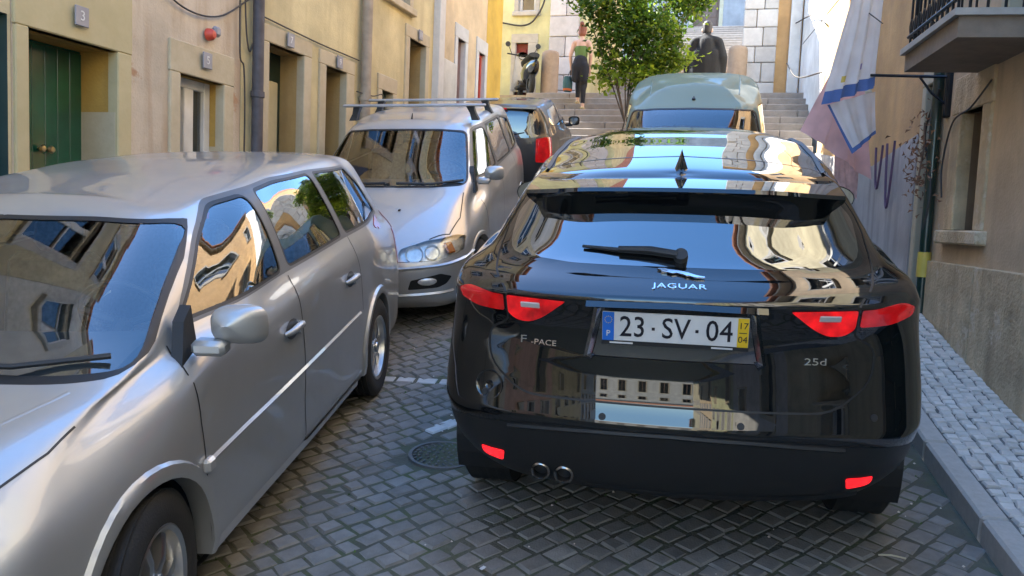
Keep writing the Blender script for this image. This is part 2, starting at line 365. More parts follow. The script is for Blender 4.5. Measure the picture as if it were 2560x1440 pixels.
class Car:
    def __init__(s, rows, colseg=(5, 5, 6, 5, 5, 5, 5, 5, 5, 5, 5, 6, 5, 5), rowseg=4, crease=()):
        R = []
        for P in rows:
            E0 = P[1]*[1, -1, 1]; E1 = P[-2]*[1, -1, 1]; Q = np.vstack([E0, P, E1])
            d = np.maximum(np.linalg.norm(np.diff(Q, axis=0), axis=1), 1e-3)**.5
            R.append(_hermite(Q, d, [1]+list(colseg)+[1])[1:-1])
        R = np.array(R); R[:, 0, 1] = 0; R[:, -1, 1] = 0
        d = np.maximum(np.linalg.norm(np.diff(R, axis=0), axis=2), .02)**.5
        rs = rowseg if hasattr(rowseg, '__len__') else [rowseg]*(len(rows)-1)
        G = _hermite(R, d, rs, crease); G[:, 0, 1] = 0; G[:, -1, 1] = 0; G[:, :, 1] = np.maximum(G[:, :, 1], 0)
        s.G = G; bm = s.bm = bmesh.new()
        V = [[bm.verts.new(p) for p in r] for r in G]
        for i in range(len(G)-1):
            for j in range(len(G[0])-1):
                q = (V[i][j], V[i+1][j], V[i+1][j+1], V[i][j+1])
                try: bm.faces.new(q)
                except ValueError: pass
        bmesh.ops.remove_doubles(bm, verts=bm.verts, dist=1e-5); bmesh.ops.dissolve_degenerate(bm, dist=1e-6, edges=bm.edges)
        bm.normal_update(); bm.faces.ensure_lookup_table()
        s.bvh = BVHTree.FromBMesh(bm); s.regs = []; s.objs = {}
    def proj(s, ax, a, b):
        sg = 1
        if ax in ('rear', 'front') and a < 0: a, sg = -a, -1
        if ax == 'top' and b < 0: b, sg = -b, -1
        o, d = {'side': ((a, 3, b), (0, -1, 0)), 'rear': ((-5, a, b), (1, 0, 0)), 'front': ((5, a, b), (-1, 0, 0)), 'top': ((a, b, 5), (0, 0, -1))}[ax]
        p, n, i, dd = s.bvh.ray_cast(Vector(o), Vector(d))
        if p is None: p, n, i, dd = s.bvh.find_nearest(Vector((a, .8, b) if ax == 'side' else (-2.2, a, b) if ax == 'rear' else (2.2, a, b) if ax == 'front' else (a, b, 1.3)))
        if sg < 0: p = Vector((p.x, -p.y, p.z)); n = Vector((n.x, -n.y, n.z))
        return p, n
    COND = {'side': lambda f: f.normal.y > .22, 'rear': lambda f: f.normal.x < -.12, 'front': lambda f: f.normal.x > .12, 'top': lambda f: f.normal.z > .3}
    def region(s, name, ax, poly, cond=None, cut=True):
        base = Car.COND[ax]; cd = (lambda f: base(f) and cond(f.calc_center_median())) if cond else base
        s.regs.append((name, ax, poly, cd))
        if not cut: return
        i, j, k = AX[ax]; A = np.array(poly); lo, hi = A.min(0), A.max(0); bm = s.bm; box = {}
        def bb(f):
            c = [(v.co[i], v.co[j]) for v in f.verts]; xs = [q[0] for q in c]; ys = [q[1] for q in c]
            return min(xs), max(xs), min(ys), max(ys)
        for f in bm.faces:
            x0, x1, y0, y1 = bb(f)
            if x1 > lo[0] and x0 < hi[0] and y1 > lo[1] and y0 < hi[1] and cd(f): box[f] = (x0, x1, y0, y1)
        n = len(poly)
        for q in range(n):
            p0, p1 = poly[q], poly[(q+1) % n]; ax0, ax1 = min(p0[0], p1[0])-1e-4, max(p0[0], p1[0])+1e-4; ay0, ay1 = min(p0[1], p1[1])-1e-4, max(p0[1], p1[1])+1e-4
            nx, ny = p1[1]-p0[1], p0[0]-p1[0]; L = hypot(nx, ny)
            if L < 1e-6: continue
            nx /= L; ny /= L; sel = []
            for f, (x0, x1, y0, y1) in box.items():
                if x1 > ax0 and x0 < ax1 and y1 > ay0 and y0 < ay1:
                    dd = [(xx-p0[0])*nx+(yy-p0[1])*ny for xx in (x0, x1) for yy in (y0, y1)]
                    if min(dd) < 0 < max(dd): sel.append(f)
            if not sel: continue
            ge = list({v for f in sel for v in f.verts})+list({e for f in sel for e in f.edges})+sel
            co = [0, 0, 0]; no = [0, 0, 0]; co[i], co[j] = p0; no[i], no[j] = nx, ny
            ret = bmesh.ops.bisect_plane(bm, geom=ge, dist=2e-5, plane_co=co, plane_no=no)
            for g in ret['geom']:
                if isinstance(g, bmesh.types.BMFace): g.normal_update(); box[g] = bb(g)
            for f in sel:
                if not f.is_valid: box.pop(f, None)
                else: box[f] = bb(f)
    def finish(s, root, parts):
        """parts: name -> (object name, material, 'C' whole or 'S' one per side, parent part, offset); name None = drop"""
        bm = s.bm; bm.normal_update(); grp = {}
        rb = []
        for name, ax, poly, cd in s.regs:
            A = np.array(poly); rb.append((name, AX[ax], poly, cd, A.min(0), A.max(0)))
        for f in bm.faces:
            c = f.calc_center_median(); nm = 'body'
            for name, (i, j, k), poly, cd, lo, hi in rb:
                if lo[0] <= c[i] <= hi[0] and lo[1] <= c[j] <= hi[1] and cd(f) and inside(poly, c[i], c[j]): nm = name
            grp.setdefault(nm, []).append(f)
        for nm in parts:
            if nm not in grp or parts[nm] is None: continue
            oname, mat, mode, par, off = parts[nm]
            idx = {}; V = []; Nn = []; F = []
            for f in grp[nm]:
                q = []
                for v in f.verts:
                    if v not in idx:
                        idx[v] = len(V); n = v.normal.copy(); p = v.co.copy()
                        if p.y < 1e-5: n.y = 0
                        n.normalize(); p = p+n*off; V.append(p); Nn.append(n)
                    q.append(idx[v])
                F.append(tuple(q))
            MV = [Vector((p.x, -p.y, p.z)) for p in V]; MN = [Vector((n.x, -n.y, n.z)) for n in Nn]; MF = [f[::-1] for f in F]
            if mode == 'C':
                mp = {}; V2 = list(V); N2 = list(Nn)
                for i, p in enumerate(V):
                    if p.y < 1e-5: mp[i] = i
                    else: mp[i] = len(V2); V2.append(MV[i]); N2.append(MN[i])
                s.objs[nm] = [s._mk(oname, V2, F+[tuple(mp[i] for i in f) for f in MF], N2, mat, s.objs[par][0] if par else root)]
            else:
                s.objs[nm] = [s._mk(oname, V, F, Nn, mat, s.objs[par][0] if par else root), s._mk(oname, MV, MF, MN, mat, (s.objs[par][-1]) if par else root)]
        s.bm.free()
    def _mk(s, name, V, F, Nn, mat, parent):
        me = bpy.data.meshes.new(name); me.from_pydata([tuple(p) for p in V], [], F); me.materials.append(MATS[mat])
        me.polygons.foreach_set('use_smooth', [True]*len(F)); me.normals_split_custom_set_from_vertices([tuple(n) for n in Nn]); me.update()
        return link(name, me, parent)
    def ribbon(s, mb, ax, pts, w=.006, off=.0015, closed=False, mirror=True, step=.03, h=0.):
        """thin strip laid on the skin along a 2-D line"""
        P = [np.array(p, float) for p in pts]
        if closed: P.append(P[0])
        D = []
        for a, b in zip(P[:-1], P[1:]):
            k = max(1, int(np.linalg.norm(b-a)/step)); D += [a+(b-a)*t/k for t in range(k)]
        D.append(P[-1]); Q = [s.proj(ax, *q) for q in D]
        for sg in ((1, -1) if mirror else (1,)):
            V = []
            for i, (p, n) in enumerate(Q):
                t = (Q[min(i+1, len(Q)-1)][0]-Q[max(i-1, 0)][0]).normalized(); b = n.cross(t).normalized()*w/2
                for q in ((p-b+n*off), (p+n*(off+h)), (p+b+n*off)): V.append((q.x, q.y*sg, q.z))
            F = []
            for i in range(len(Q)-1):
                for k in (0, 1): F.append((3*i+k, 3*i+k+1, 3*i+4+k, 3*i+3+k))
            mb.add(V, F)
        return mb
    def arch(s, parent, cx, cz, r, a0, a1, mat, wd=.05, out=.012):
        """wheel-arch lips, one per side"""
        for sg in (1, -1):
            G = []
            for i in range(25):
                a = radians(a0+(a1-a0)*i/24); c_, s_ = cos(a), sin(a)
                p1 = s.proj('side', cx+r*c_, cz+r*s_)[0]; p2 = s.proj('side', cx+(r+wd)*c_, cz+(r+wd)*s_)[0]
                y1 = max(p1.y, p2.y-.02); row = [(cx+(r-.004)*c_, y1-.06, cz+(r-.004)*s_), (cx+(r-.004)*c_, y1+out*.7, cz+(r-.004)*s_), (cx+(r+.01)*c_, y1+out, cz+(r+.01)*s_), (cx+(r+wd*.8)*c_, p2.y+out*.9, cz+(r+wd*.8)*s_), (cx+(r+wd)*c_, p2.y-.002, cz+(r+wd)*s_)]
                G.append([(x, y*sg, z) for x, y, z in row])
            MB().grid(G).build('wheel_arch', mat, parent, 40)
def circle(cx, cz, r, n=36): return [(cx+r*cos(2*pi*i/n), cz+r*sin(2*pi*i/n)) for i in range(n)]
def arch_poly(cx, cz, r, zb, n=28): return [(cx+r, zb)]+[(cx+r*cos(pi*i/n), cz+r*sin(pi*i/n)) for i in range(n+1)]+[(cx-r, zb)]
_wheel_cache = {}
def wheel(parent, x, y, r, w, rim_r, spokes, rim='alloy', steer=0.):
    """y>0 = left side; outer face points away from the car"""
    key = (r, w, rim_r, spokes, rim)
    if key not in _wheel_cache:
        t = MB(); h = w/2
        prof = [(rim_r-.005, -h*.86), (rim_r+.03, -h*.98), (r-.05, -h), (r-.022, -h*.93), (r-.006, -h*.80)]
        for q in np.linspace(-.72, .72, 5):
            prof += [(r, h*(q-.11)), (r, h*(q+.07)), (r-.009, h*(q+.08)), (r-.009, h*(q+.12))]
        prof += [(r-.006, h*.82), (r-.022, h*.93), (r-.05, h), (rim_r+.03, h*.98), (rim_r-.005, h*.86)]
        t.lathe(prof, 44, 'Y')
        rb = MB(); rb.lathe([(rim_r-.005, -h*.8), (rim_r-.02, -h*.6), (rim_r-.03, 0), (rim_r-.022, h*.6), (rim_r-.012, h*.8), (rim_r+.002, h*.9), (rim_r-.004, h*.93), (rim_r-.018, h*.84), (rim_r-.024, h*.55)], 44, 'Y')
        hub = MB(); yo = h*.72; hub.lathe([(.0001, yo+.012), (.03, yo+.012), (.034, yo+.004), (.06, yo), (.066, yo-.03)], 24, 'Y')
        for k in range(5):
            a = 2*pi*k/5; hub.lathe([(.0001, yo+.006), (.008, yo+.006), (.008, yo-.02)], 8, 'Y', (.045*cos(a), 0, .045*sin(a)))
        sp = MB()
        for k in range(spokes):
            a = 2*pi*k/spokes; ca, sa = cos(a), sin(a); G = []
            for rr, hw, yy in ((.05, .020, yo-.004), (.10, .017, yo+.002), (rim_r*.7, .019, yo-.006), (rim_r-.018, .026, yo-.016)):
                G.append([(rr*ca-o*sa, yy+d, rr*sa+o*ca) for o, d in ((-hw, -.035), (-hw*.9, -.004), (-hw*.5, 0), (hw*.5, 0), (hw*.9, -.004), (hw, -.035))])
            sp.grid(G)
        disc = MB(); disc.lathe([(.06, -.01), (rim_r*.78, -.01), (rim_r*.78, .008), (.06, .008)], 32, 'Y')
        bk = MB(); bk.lathe([(.0001, -h*.5), (rim_r-.02, -h*.5)], 24, 'Y')
        _wheel_cache[key] = [q.mesh(n, mt, 35) for q, n, mt in ((t, 'tyre', 'rubber'), (rb, 'rim', rim), (hub, 'hub', rim), (sp, 'spokes', rim), (disc, 'brake_disc', 'dark_alloy'), (bk, 'back_plate', 'interior'))]
    ms = _wheel_cache[key]
    e = bpy.data.objects.new('wheel', None); COL.objects.link(e); e.parent = parent; e.location = (x, y, r); e.empty_display_size = .05
    e.rotation_euler = (0, random.uniform(0, 6), (0 if y > 0 else pi)+steer)
    e.rotation_mode = 'YXZ'
    for mm in ms: link(mm.name.split('.')[0], mm, e)
    return e
def car_matrix(x, y, yaw, wb):
    a = radians(yaw); f2 = Vector((-sin(a), cos(a))); pf = Vector((x, y))+f2*wb/2; pr = Vector((x, y))-f2*wb/2
    A = Vector((pf.x, pf.y, zr(pf.y)+.004)); B = Vector((pr.x, pr.y, zr(pr.y)+.004)); fw = (A-B).normalized(); lf = Vector((-cos(a), -sin(a), 0))
    # lean sideways with the road where the car is turned across the slope
    sl = (zr(y+.3)-zr(y-.3))/.6; lf = (lf+Vector((0, 0, lf.y*sl))).normalized(); up = fw.cross(lf).normalized(); lf = up.cross(fw)
    M = Matrix((fw, lf, up)).transposed().to_4x4(); M.translation = (A+B)/2; return M
def rbox(mb, c, d, ch=.03, M=None): return mb.box(c, d, ch=ch, M=M)
def seats(root, rows, w, z, mat='interior'):
    for x, y, ww in rows:
        m_ = MB(); T = Matrix.Translation((x, y, z))
        rbox(m_, (0, 0, .12), (.52, ww, .16), .05, T)
        B_ = T @ Matrix.Translation((-.24, 0, .18)) @ Matrix.Rotation(radians(-14), 4, 'Y')
        rbox(m_, (0, 0, .27), (.13, ww*.95, .56), .05, B_)
        k = max(1, round(ww/.5))
        for q in range(k): rbox(m_, (-.01, (q-(k-1)/2)*ww/k, .64), (.09, .25, .17), .04, B_)
        m_.build('seat', mat, root, 30)
def dashboard(root, x, z, w, hand=1):
    m_ = MB(); G = []
    for y in np.linspace(-w, w, 9):
        b = .10*(y/w)**2; G.append([(x-.45-b*.5, y, z-.45), (x-.42-b, y, z-.10), (x-.36-b, y, z), (x-.05-b, y, z+.03), (x+.25-b*2, y, z-.02)])
    m_.grid(G).build('dashboard', 'interior', root, 50)
    m_ = MB(); c = Vector((x-.58, .37*hand, z+.0)); T = Matrix.Translation(c) @ Matrix.Rotation(radians(-64), 4, 'Y')
    m_.tube([T @ Vector((.185*cos(a), .185*sin(a), 0)) for a in np.linspace(0, 2*pi, 25)[:-1]], .014, 8, closed=True)
    m_.tube([T @ Vector((-.18, 0, 0)), T @ Vector((.0, 0, -.03)), T @ Vector((.05, .175, 0))], .018, 6); m_.tube([T @ Vector((0, 0, -.03)), T @ Vector((.05, -.175, 0))], .018, 6); m_.tube([T @ Vector((0, 0, -.03)), T @ Vector((0, 0, -.3))], .04, 8)
    m_.build('steering_wheel', 'black_plastic', root, 40)
def tub(root, x0, x1, w, z, ztop):
    m_ = MB(); m_.box(((x0+x1)/2, 0, z), (x1-x0, w*2, .06)); m_.box((x1, 0, (z+ztop)/2), (.03, w*2, ztop-z)); m_.box((x0, 0, (z+ztop)/2), (.03, w*2, ztop-z)); m_.build('cabin_floor', 'interior', root)
def wheelhouse(root, cx, r, w0, w1):
    for sg in (1, -1):
        m_ = MB(); A = np.linspace(-.35, pi+.35, 20)
        G = [[(cx+(r+.02)*cos(a), sg*w0, r*.9+(r+.02)*sin(a)*.98), (cx+(r+.02)*cos(a), sg*w1, r*.9+(r+.02)*sin(a)*.98), (cx, sg*w1, r*.9)] for a in A]
        m_.grid(G).build('wheel_well', 'seal', root)

def surf_frame(car, ax, a, b, lift=0.):
    p, n = car.proj(ax, a, b); n = n.normalized(); up = (Vector((0, 0, 1))-n*n.z).normalized(); X = up.cross(n)
    M = Matrix((X, up, n)).transposed().to_4x4(); M.translation = p+n*lift; return M
def put(me, name, M, mat, parent):
    me.transform(M); me.materials.clear(); me.materials.append(MATS[mat]); return link(name, me, parent)

plain('dark_mirror', (.22, .22, .23), .06, metal=.9, var=.03)
plain('spoiler_black', (.006, .006, .006), .30, coat=.3, coatr=.2)
plain('exhaust', (.30, .28, .26), .22, metal=1)
plain('dark_alloy2', (.10, .105, .11), .45, metal=.3)
plain('red_lens2', (.34, .006, .008), .10, coat=1, emit=(1., .010, .012), es=.045, var=.3, scale=22)
plain('red_dark', (.12, .004, .004), .2, coat=1)
plain('mirror', (.8, .82, .82), .02, metal=1, var=.01)
plain('gloss_glass', (.006, .007, .008), .02, spec=1.0, coat=1.0, coatr=.01, var=.02); _b = MATS['gloss_glass'].node_tree.nodes['Principled BSDF']; _b.inputs['IOR'].default_value = 1.7; _b.inputs['Coat IOR'].default_value = 2.1

# ================================================================== black SUV (rear end towards us)
def build_suv():
    X0 = -2.372; S = lambda v: v+X0
    rr = lambda xr, wr, br, xf, wf, bf, wm, z, **k: ring_row(S(xr), wr, br, S(xf), wf, bf, wm, z, **k)
    rows = [
        rr(.24, .70, .20, 4.58, .78, .25, .84, [.340, .352, .40, .26, .26, .25, .25]),
        rr(.12, .80, .26, 4.66, .88, .30, .955, [.378, .395, .43, .30, .30, .33, .34]),
        rr(.05, .905, .25, 4.70, .92, .33, .972, [.50, .51, .52, .48, .48, .50, .50]),
        rr(.0, .948, .25, 4.73, .93, .36, .980, [.70, .70, .68, .66, .66, .66, .66]),
        rr(.036, .948, .25, 4.73, .93, .36, .982, [.795, .80, .80, .78, .76, .76, .76]),
        rr(.058, .935, .235, 4.72, .92, .36, .976, [.885, .89, .89, .88, .85, .84, .84]),
        rr(.078, .918, .24, 4.68, .90, .36, .968, [1.05, 1.05, 1.03, 1.00, .96, .90, .90]),
        rr(.045, .900, .235, 4.62, .86, .40, .955, [1.188, 1.165, 1.13, 1.07, 1.02, .95, .95]),
        rr(.10, .885, .26, 4.25, .82, .40, .935, [1.215, 1.215, 1.18, 1.12, 1.07, 1.03, 1.04], cl=.30),
        rr(.215, .80, .27, 3.72, .72, .30, .88, [1.272, 1.275, 1.23, 1.17, 1.12, 1.10, 1.11], cl=.45),
        rr(.33, .735, .27, 3.30, .66, .28, .80, [1.40, 1.39, 1.37, 1.35, 1.33, 1.34, 1.36], cl=.42),
        rr(.45, .645, .20, 2.88, .60, .20, .69, [1.525, 1.525, 1.535, 1.555, 1.55, 1.555, 1.575], cl=.35),
        rr(.49, .60, .18, 2.80, .56, .18, .635, [1.548, 1.553, 1.575, 1.60, 1.595, 1.595, 1.605], cl=.30),
        rr(.54, .36, .12, 2.72, .34, .12, .38, [1.573, 1.59, 1.63, 1.667, 1.658, 1.642, 1.64], cl=.25),
        rr(.58, .0, .05, 2.68, .0, .05, .0, [1.582, 1.60, 1.645, 1.682, 1.672, 1.656, 1.65], cl=.2),
    ]
    car = Car(rows, crease=(3, 5, 7), rowseg=[3, 3, 4, 4, 4, 5, 5, 3, 4, 5, 5, 3, 3, 3])
    M = car_matrix(-.418, 5.46, 4.75, 2.874)
    root = empty('black_suv', mat=M, label='glossy black SUV seen from behind with brake lights on', cat='car')
    # wheels arches
    for ax_ in (-1.437, 1.437): car.region('hole', 'side', arch_poly(ax_, .39, .425, .1), cond=lambda c: c.y > .6)
    side = [(S(.62), 1.36), (S(1.15), 1.22), (S(3.30), 1.14), (S(3.05), 1.28), (S(2.62), 1.50), (S(1.75), 1.515), (S(1.0), 1.475)]
    side = round_poly(side, .07)
    car.region('side_seal', 'side', side, cond=lambda c: c.z > 1.08)
    car.region('side_window', 'side', inset_poly(side, .02), cond=lambda c: c.z > 1.08)
    tg = round_poly([(-.05, .785), (.57, .785, .08), (.70, .90, .1), (.705, 1.02, .08), (.628, 1.06, .02), (.628, 1.18, .02), (.72, 1.25, .08), (.695, 1.40, .05), (.60, 1.535), (-.05, 1.56)], .03)
    car.region('tailgate', 'rear', tg)
    gl = round_poly([(-.05, 1.272), (.40, 1.270), (.675, 1.287, .09), (.66, 1.42), (.56, 1.53), (-.05, 1.55)], .03)
    car.region('rear_window', 'rear', gl)
    car.region('lower_trim', 'rear', [(-.05, .2), (1.0, .2), (1.0, .60), (.80, .655), (.45, .685), (-.05, .69)], cond=lambda c: c.x < S(.6))
    lin = round_poly([(.398, 1.160, .01), (.626, 1.168, .008), (.626, 1.094, .015), (.592, 1.066, .03), (.535, 1.062, .03), (.485, 1.088, .03), (.44, 1.125, .02)], .02, 3)
    car.region('lamp_inner', 'rear', lin)
    lout = round_poly([(.640, 1.168, .008), (.640, 1.100, .01), (.75, 1.105, .03), (.836, 1.128, .015), (.842, 1.160, .012), (.79, 1.180, .03)], .02, 3)
    car.region('lamp_outer', 'rear', lout)
    car.region('plate_recess', 'rear', [(-.05, 1.148), (.265, 1.148), (.305, .952), (-.05, .952)])
    car.region('reflector', 'rear', round_poly([(.640, .527), (.742, .530), (.738, .490), (.716, .476), (.652, .470)], .010, 3))
    car.region('windscreen', 'front', round_poly([(-.05, 1.15), (.62, 1.16), (.68, 1.2), (.57, 1.55), (-.05, 1.57)], .05), cond=lambda c: c.z > 1.1 and c.x > S(2.6))
    car.finish(root, dict(body=('body', 'black_paint', 'C', None, 0), side_seal=('window_seal', 'seal', 'S', None, 0), side_window=('side_window', 'dark_glass', 'S', None, -.004),
        tailgate=('tailgate', 'black_paint', 'C', None, 0), rear_window=('rear_window', 'gloss_glass', 'C', 'tailgate', .0005), lower_trim=('bumper_trim', 'grey_plastic', 'C', None, .001),
        lamp_inner=('tail_light', 'red_lit', 'S', 'tailgate', .004), lamp_outer=('tail_light', 'red_lens2', 'S', None, .004), plate_recess=('plate_panel', 'dark_mirror', 'C', 'tailgate', -.012),
        reflector=('rear_fog_light', 'red_bright', 'S', None, .003), windscreen=('windscreen', 'dark_glass', 'C', None, -.003), hole=None))
    tgo = car.objs['tailgate'][0]
    # shut lines
    mb = MB(); hp = [p for p in tg if p[0] > 0]; car.ribbon(mb, 'rear', [(-a, b) for a, b in hp[::-1]]+hp, .008, .001, mirror=False)
    mb.build('shut_line', 'seal', root)
    mb = MB(); car.ribbon(mb, 'rear', [(-.62, .652), (-.3, .672), (0, .678), (.3, .672), (.62, .652)], .02, .001, mirror=False, h=.006); mb.build('bumper_ridge', 'grey_plastic', root)
    mb = MB(); car.ribbon(mb, 'rear', [(-.70, .425), (-.3, .405), (0, .400), (.3, .405), (.33, .41)], .035, .001, mirror=False, h=.010); mb.build('bumper_lip', 'grey_plastic', root, 80)
    # inner lens ornaments
    for sg in (1, -1):
        p, n = car.proj('rear', .535*sg, 1.135); m_ = MB(); F = surf_frame(car, 'rear', .535*sg, 1.135, .005)
        m_.box((0, 0, 0), (.075, .024, .008), ch=.003, M=F); m_.build('reversing_light', 'white_lens', car.objs['lamp_inner'][0 if sg > 0 else 1])
    # chrome plate surround
    for sg in (1, -1):
        mb = MB(); car.ribbon(mb, 'rear', [(.277, 1.15), (.288, 1.08), (.314, .955), (.296, .946)], .030, .002, mirror=False, h=.018); mb.v = [(x, y*sg, z) for x, y, z in mb.v]; mb.build('chrome_surround', 'chrome', tgo, 30)
        mb = MB(); car.ribbon(mb, 'top', [(S(.80), .585), (S(1.3), .612), (S(2.2), .61), (S(2.6), .585)], .022, .002, mirror=False, h=.014); mb.v = [(x, y*sg, z) for x, y, z in mb.v]; mb.build('roof_rail', 'black_plastic', root, 30)
    mb = MB(); car.ribbon(mb, 'rear', [(-.32, 1.158), (0, 1.166), (.32, 1.158)], .028, .003, mirror=False, h=.02); mb.build('plate_hood', 'black_paint', tgo, 30)
    # number plate
    F = surf_frame(car, 'rear', 0, 1.078, .004); F = F @ Matrix.Rotation(radians(-3), 4, 'X'); pl = MB(); pl.box((0, 0, .008), (.52, .112, .006), ch=.002, M=F); plate = pl.build('number_plate', 'plate_white', tgo)
    MB().box((0, -.064, .006), (.525, .016, .007), M=F).build('plate_holder', 'black_plastic', plate)
    for xx, ww in ((-.19, .085), (.17, .075)):      # holder print, too small to read
        MB().box((xx, -.064, .0098), (ww, .006, .0006), M=F).build('holder_print', 'plate_white', plate)
    MB().box((-.238, 0, .0118), (.042, .110, .002), M=F).build('country_band', 'plate_blue', plate)
    MB().box((.240, 0, .0118), (.038, .110, .002), M=F).build('date_band', 'plate_yellow', plate)
    put(text_mesh('t', 'P', .032, .0006), 'country_letter', F @ Matrix.Translation((-.238, -.028, .0135)), 'plate_white', plate)
    st = MB()
    for k in range(12):
        a = 2*pi*k/12; st.box((-.238+.013*cos(a), .026+.013*sin(a), .0135), (.003, .003, .0008), M=F)
    st.build('country_stars', 'plate_yellow', plate)
    for tx, xx in (('23', -.150), ('SV', .005), ('04', .158)):
        put(text_mesh('t', tx, .112, .0006, sx=.86, bevel=.0005, space=1.02), 'plate_character', F @ Matrix.Translation((xx, -.002, .0125)), 'plate_text', plate)
    for xx in (-.075, .080): put(MB().box((0, 0, 0), (.011, .011, .0015)).mesh('plate_dot'), 'plate_dot', F @ Matrix.Translation((xx, -.003, .0125)), 'plate_text', plate)
    for tx, yy in (('17', .026), ('04', -.026)): put(text_mesh('t', tx, .034, .0006), 'date_digits', F @ Matrix.Translation((.240, yy, .0135)), 'plate_text', plate)
    MB().box((.240, 0, .0132), (.026, .003, .001), M=F).build('date_rule', 'plate_text', plate)
    # lettering and emblem
    put(text_mesh('t', 'JAGUAR', .040, .002, sx=1.25, space=1.08), 'maker_lettering', surf_frame(car, 'rear', -.012, 1.222, .001), 'badge', tgo)
    cat = [(-.080, .016), (-.074, .021), (-.064, .020), (-.055, .022), (-.042, .016), (-.020, .013), (.010, .008), (.030, .001), (.050, -.008), (.066, -.013), (.084, -.016), (.085, -.020), (.070, -.020), (.058, -.021), (.046, -.019), (.030, -.013), (.022, -.014), (.012, -.008), (-.012, -.001), (-.028, -.004), (-.046, .002), (-.064, .004), (-.066, .007), (-.048, .007), (-.040, .010), (-.054, .012), (-.066, .011), (-.072, .014)]
    me = MB().prism([(x*1.05, z*1.15) for x, z in cat], 0, .006).mesh('leaper'); put(me, 'leaping_cat_emblem', surf_frame(car, 'rear', -.012, 1.252, .004), 'badge', tgo)
    put(text_mesh('t', 'F', .042, .0015, sx=1.5), 'model_lettering', surf_frame(car, 'rear', .565, .990, .001), 'badge', tgo)
    put(text_mesh('t', '-PACE', .030, .0015, sx=1.25), 'model_lettering', surf_frame(car, 'rear', .485, .984, .001), 'badge', tgo)
    put(text_mesh('t', '25d', .036, .0015, sx=1.5), 'engine_lettering', surf_frame(car, 'rear', -.50, .968, .001), 'badge', tgo)
    # spoiler
    sp = MB(); G = []
    for y in np.linspace(-.61, .61, 29):
        u = abs(y)/.61; e = max(0, u-.62)/.38; bow = .055*u*u
        zt = 1.552-.020*u*u-.012*e; sb = .315+bow+.05*e**2; drop = .155*(1-e**1.8*.72)-.01*u
        G.append([(S(.62+bow), y, 1.573-.030*u*u), (S(.48+bow), y, zt+.016), (S(sb+.01), y, zt+.002), (S(sb), y, zt-.012), (S(sb+.022), y, zt-.05*(1-.5*e)), (S(sb+.085*(1-e*.5)), y, zt-drop), (S(sb+.14), y, zt-drop*.98), (S(.56+bow), y, zt-.03)])
    sp.grid(G); sp.build('roof_spoiler', 'black_paint', tgo, 40)
    MB().box((S(.345), 0, 1.512), (.012, .34, .018), ch=.004).build('high_brake_light', 'red_dark', tgo)
    # wiper
    w = MB(); path = [(.0, 1.302), (.10, 1.312), (.22, 1.312)]
    W = [car.proj('rear', a, b) for a, b in path]; w.tube([p+n*.022 for p, n in W], [.016, .017, .012], 8)
    W = [car.proj('rear', a, b) for a, b in ((.10, 1.312), (.22, 1.312), (.36, 1.318))]; w.tube([p+n*.014 for p, n in W], [.012, .010, .006], 6)
    p, n = car.proj('rear', -.012, 1.302); w.tube([p-n*.005, p+n*.03], [.028, .025], 12); w.build('rear_wiper', 'black_plastic', tgo, 40)
    # roof: antenna fin, rails, seam
    f = MB(); G = []
    for t in np.linspace(0, 1, 8):
        zz = 1.592+.085*sin(t*pi*.55)**1.2*(1-.0*t) if t < 1 else 1.59
        wd = .036*sqrt(max(0, 1-t*t*.2))*(.35+.65*t) if t < .95 else .02
        x_ = S(.78)-.20*t; G.append([(x_, -wd, 1.585), (x_+.01, -wd*.35, (1.585+zz)/2+.01), (x_+.01, 0, zz), (x_+.01, wd*.35, (1.585+zz)/2+.01), (x_, wd, 1.585)])
    f.grid(G); f.add([G[-1][k] for k in range(5)], [(0, 1, 2, 3, 4)]); f.build('antenna_fin', 'gloss_black', root, 60)
    mb = MB(); car.ribbon(mb, 'top', [(S(.85), y) for y in np.linspace(-.58, .58, 15)], .012, .001, mirror=False); mb.build('roof_seam', 'seal', root)
    # exhausts, sensor cap, undertray
    for y in (.495, .400):
        p, n = car.proj('rear', y, .452); e = MB(); e.lathe([(.026, .06), (.026, -.012), (.030, -.018), (.038, -.014), (.040, 0), (.040, .08)], 28, 'X', (p.x-.004, y, .452)); e.lathe([(.0001, .05), (.026, .05)], 20, 'X', (p.x, y, .452)); e.build('exhaust_pipe', 'exhaust', root, 40)
    for y in (.715, .25, -.25, -.715):
        F = surf_frame(car, 'rear', y, .772 if abs(y) > .5 else .735, 0); e = MB(); e.lathe([(.0001, .004), (.012, .004), (.0135, .002), (.014, -.004)], 16); e.xform(F); e.build('parking_sensor', 'black_plastic', root, 40)
    F = surf_frame(car, 'rear', .70, .80, 0); e = MB(); e.lathe([(.045, -.004), (.055, .004), (.058, .004), (.062, -.004)], 28); e.lathe([(.0001, .002), (.012, .003), (.016, .006), (.017, -.002)], 16); e.xform(F); e.build('tow_eye_cover', 'gloss_black', root, 40)
    MB().box((.1, 0, .27), (3.9, 1.3, .05), ch=.02).build('undertray', 'seal', root)
    for ax_ in (-1.437, 1.437): wheelhouse(root, ax_, .41, .95, .60)
    for x in (-1.437, 1.437):
        for y in (.835, -.835): wheel(root, x, y, .378, .255, .245, 5)
    car.arch(root, -1.437, .39, .425, -12, 192, 'black_plastic', .045, .012); car.arch(root, 1.437, .39, .425, -12, 192, 'black_plastic', .045, .012)
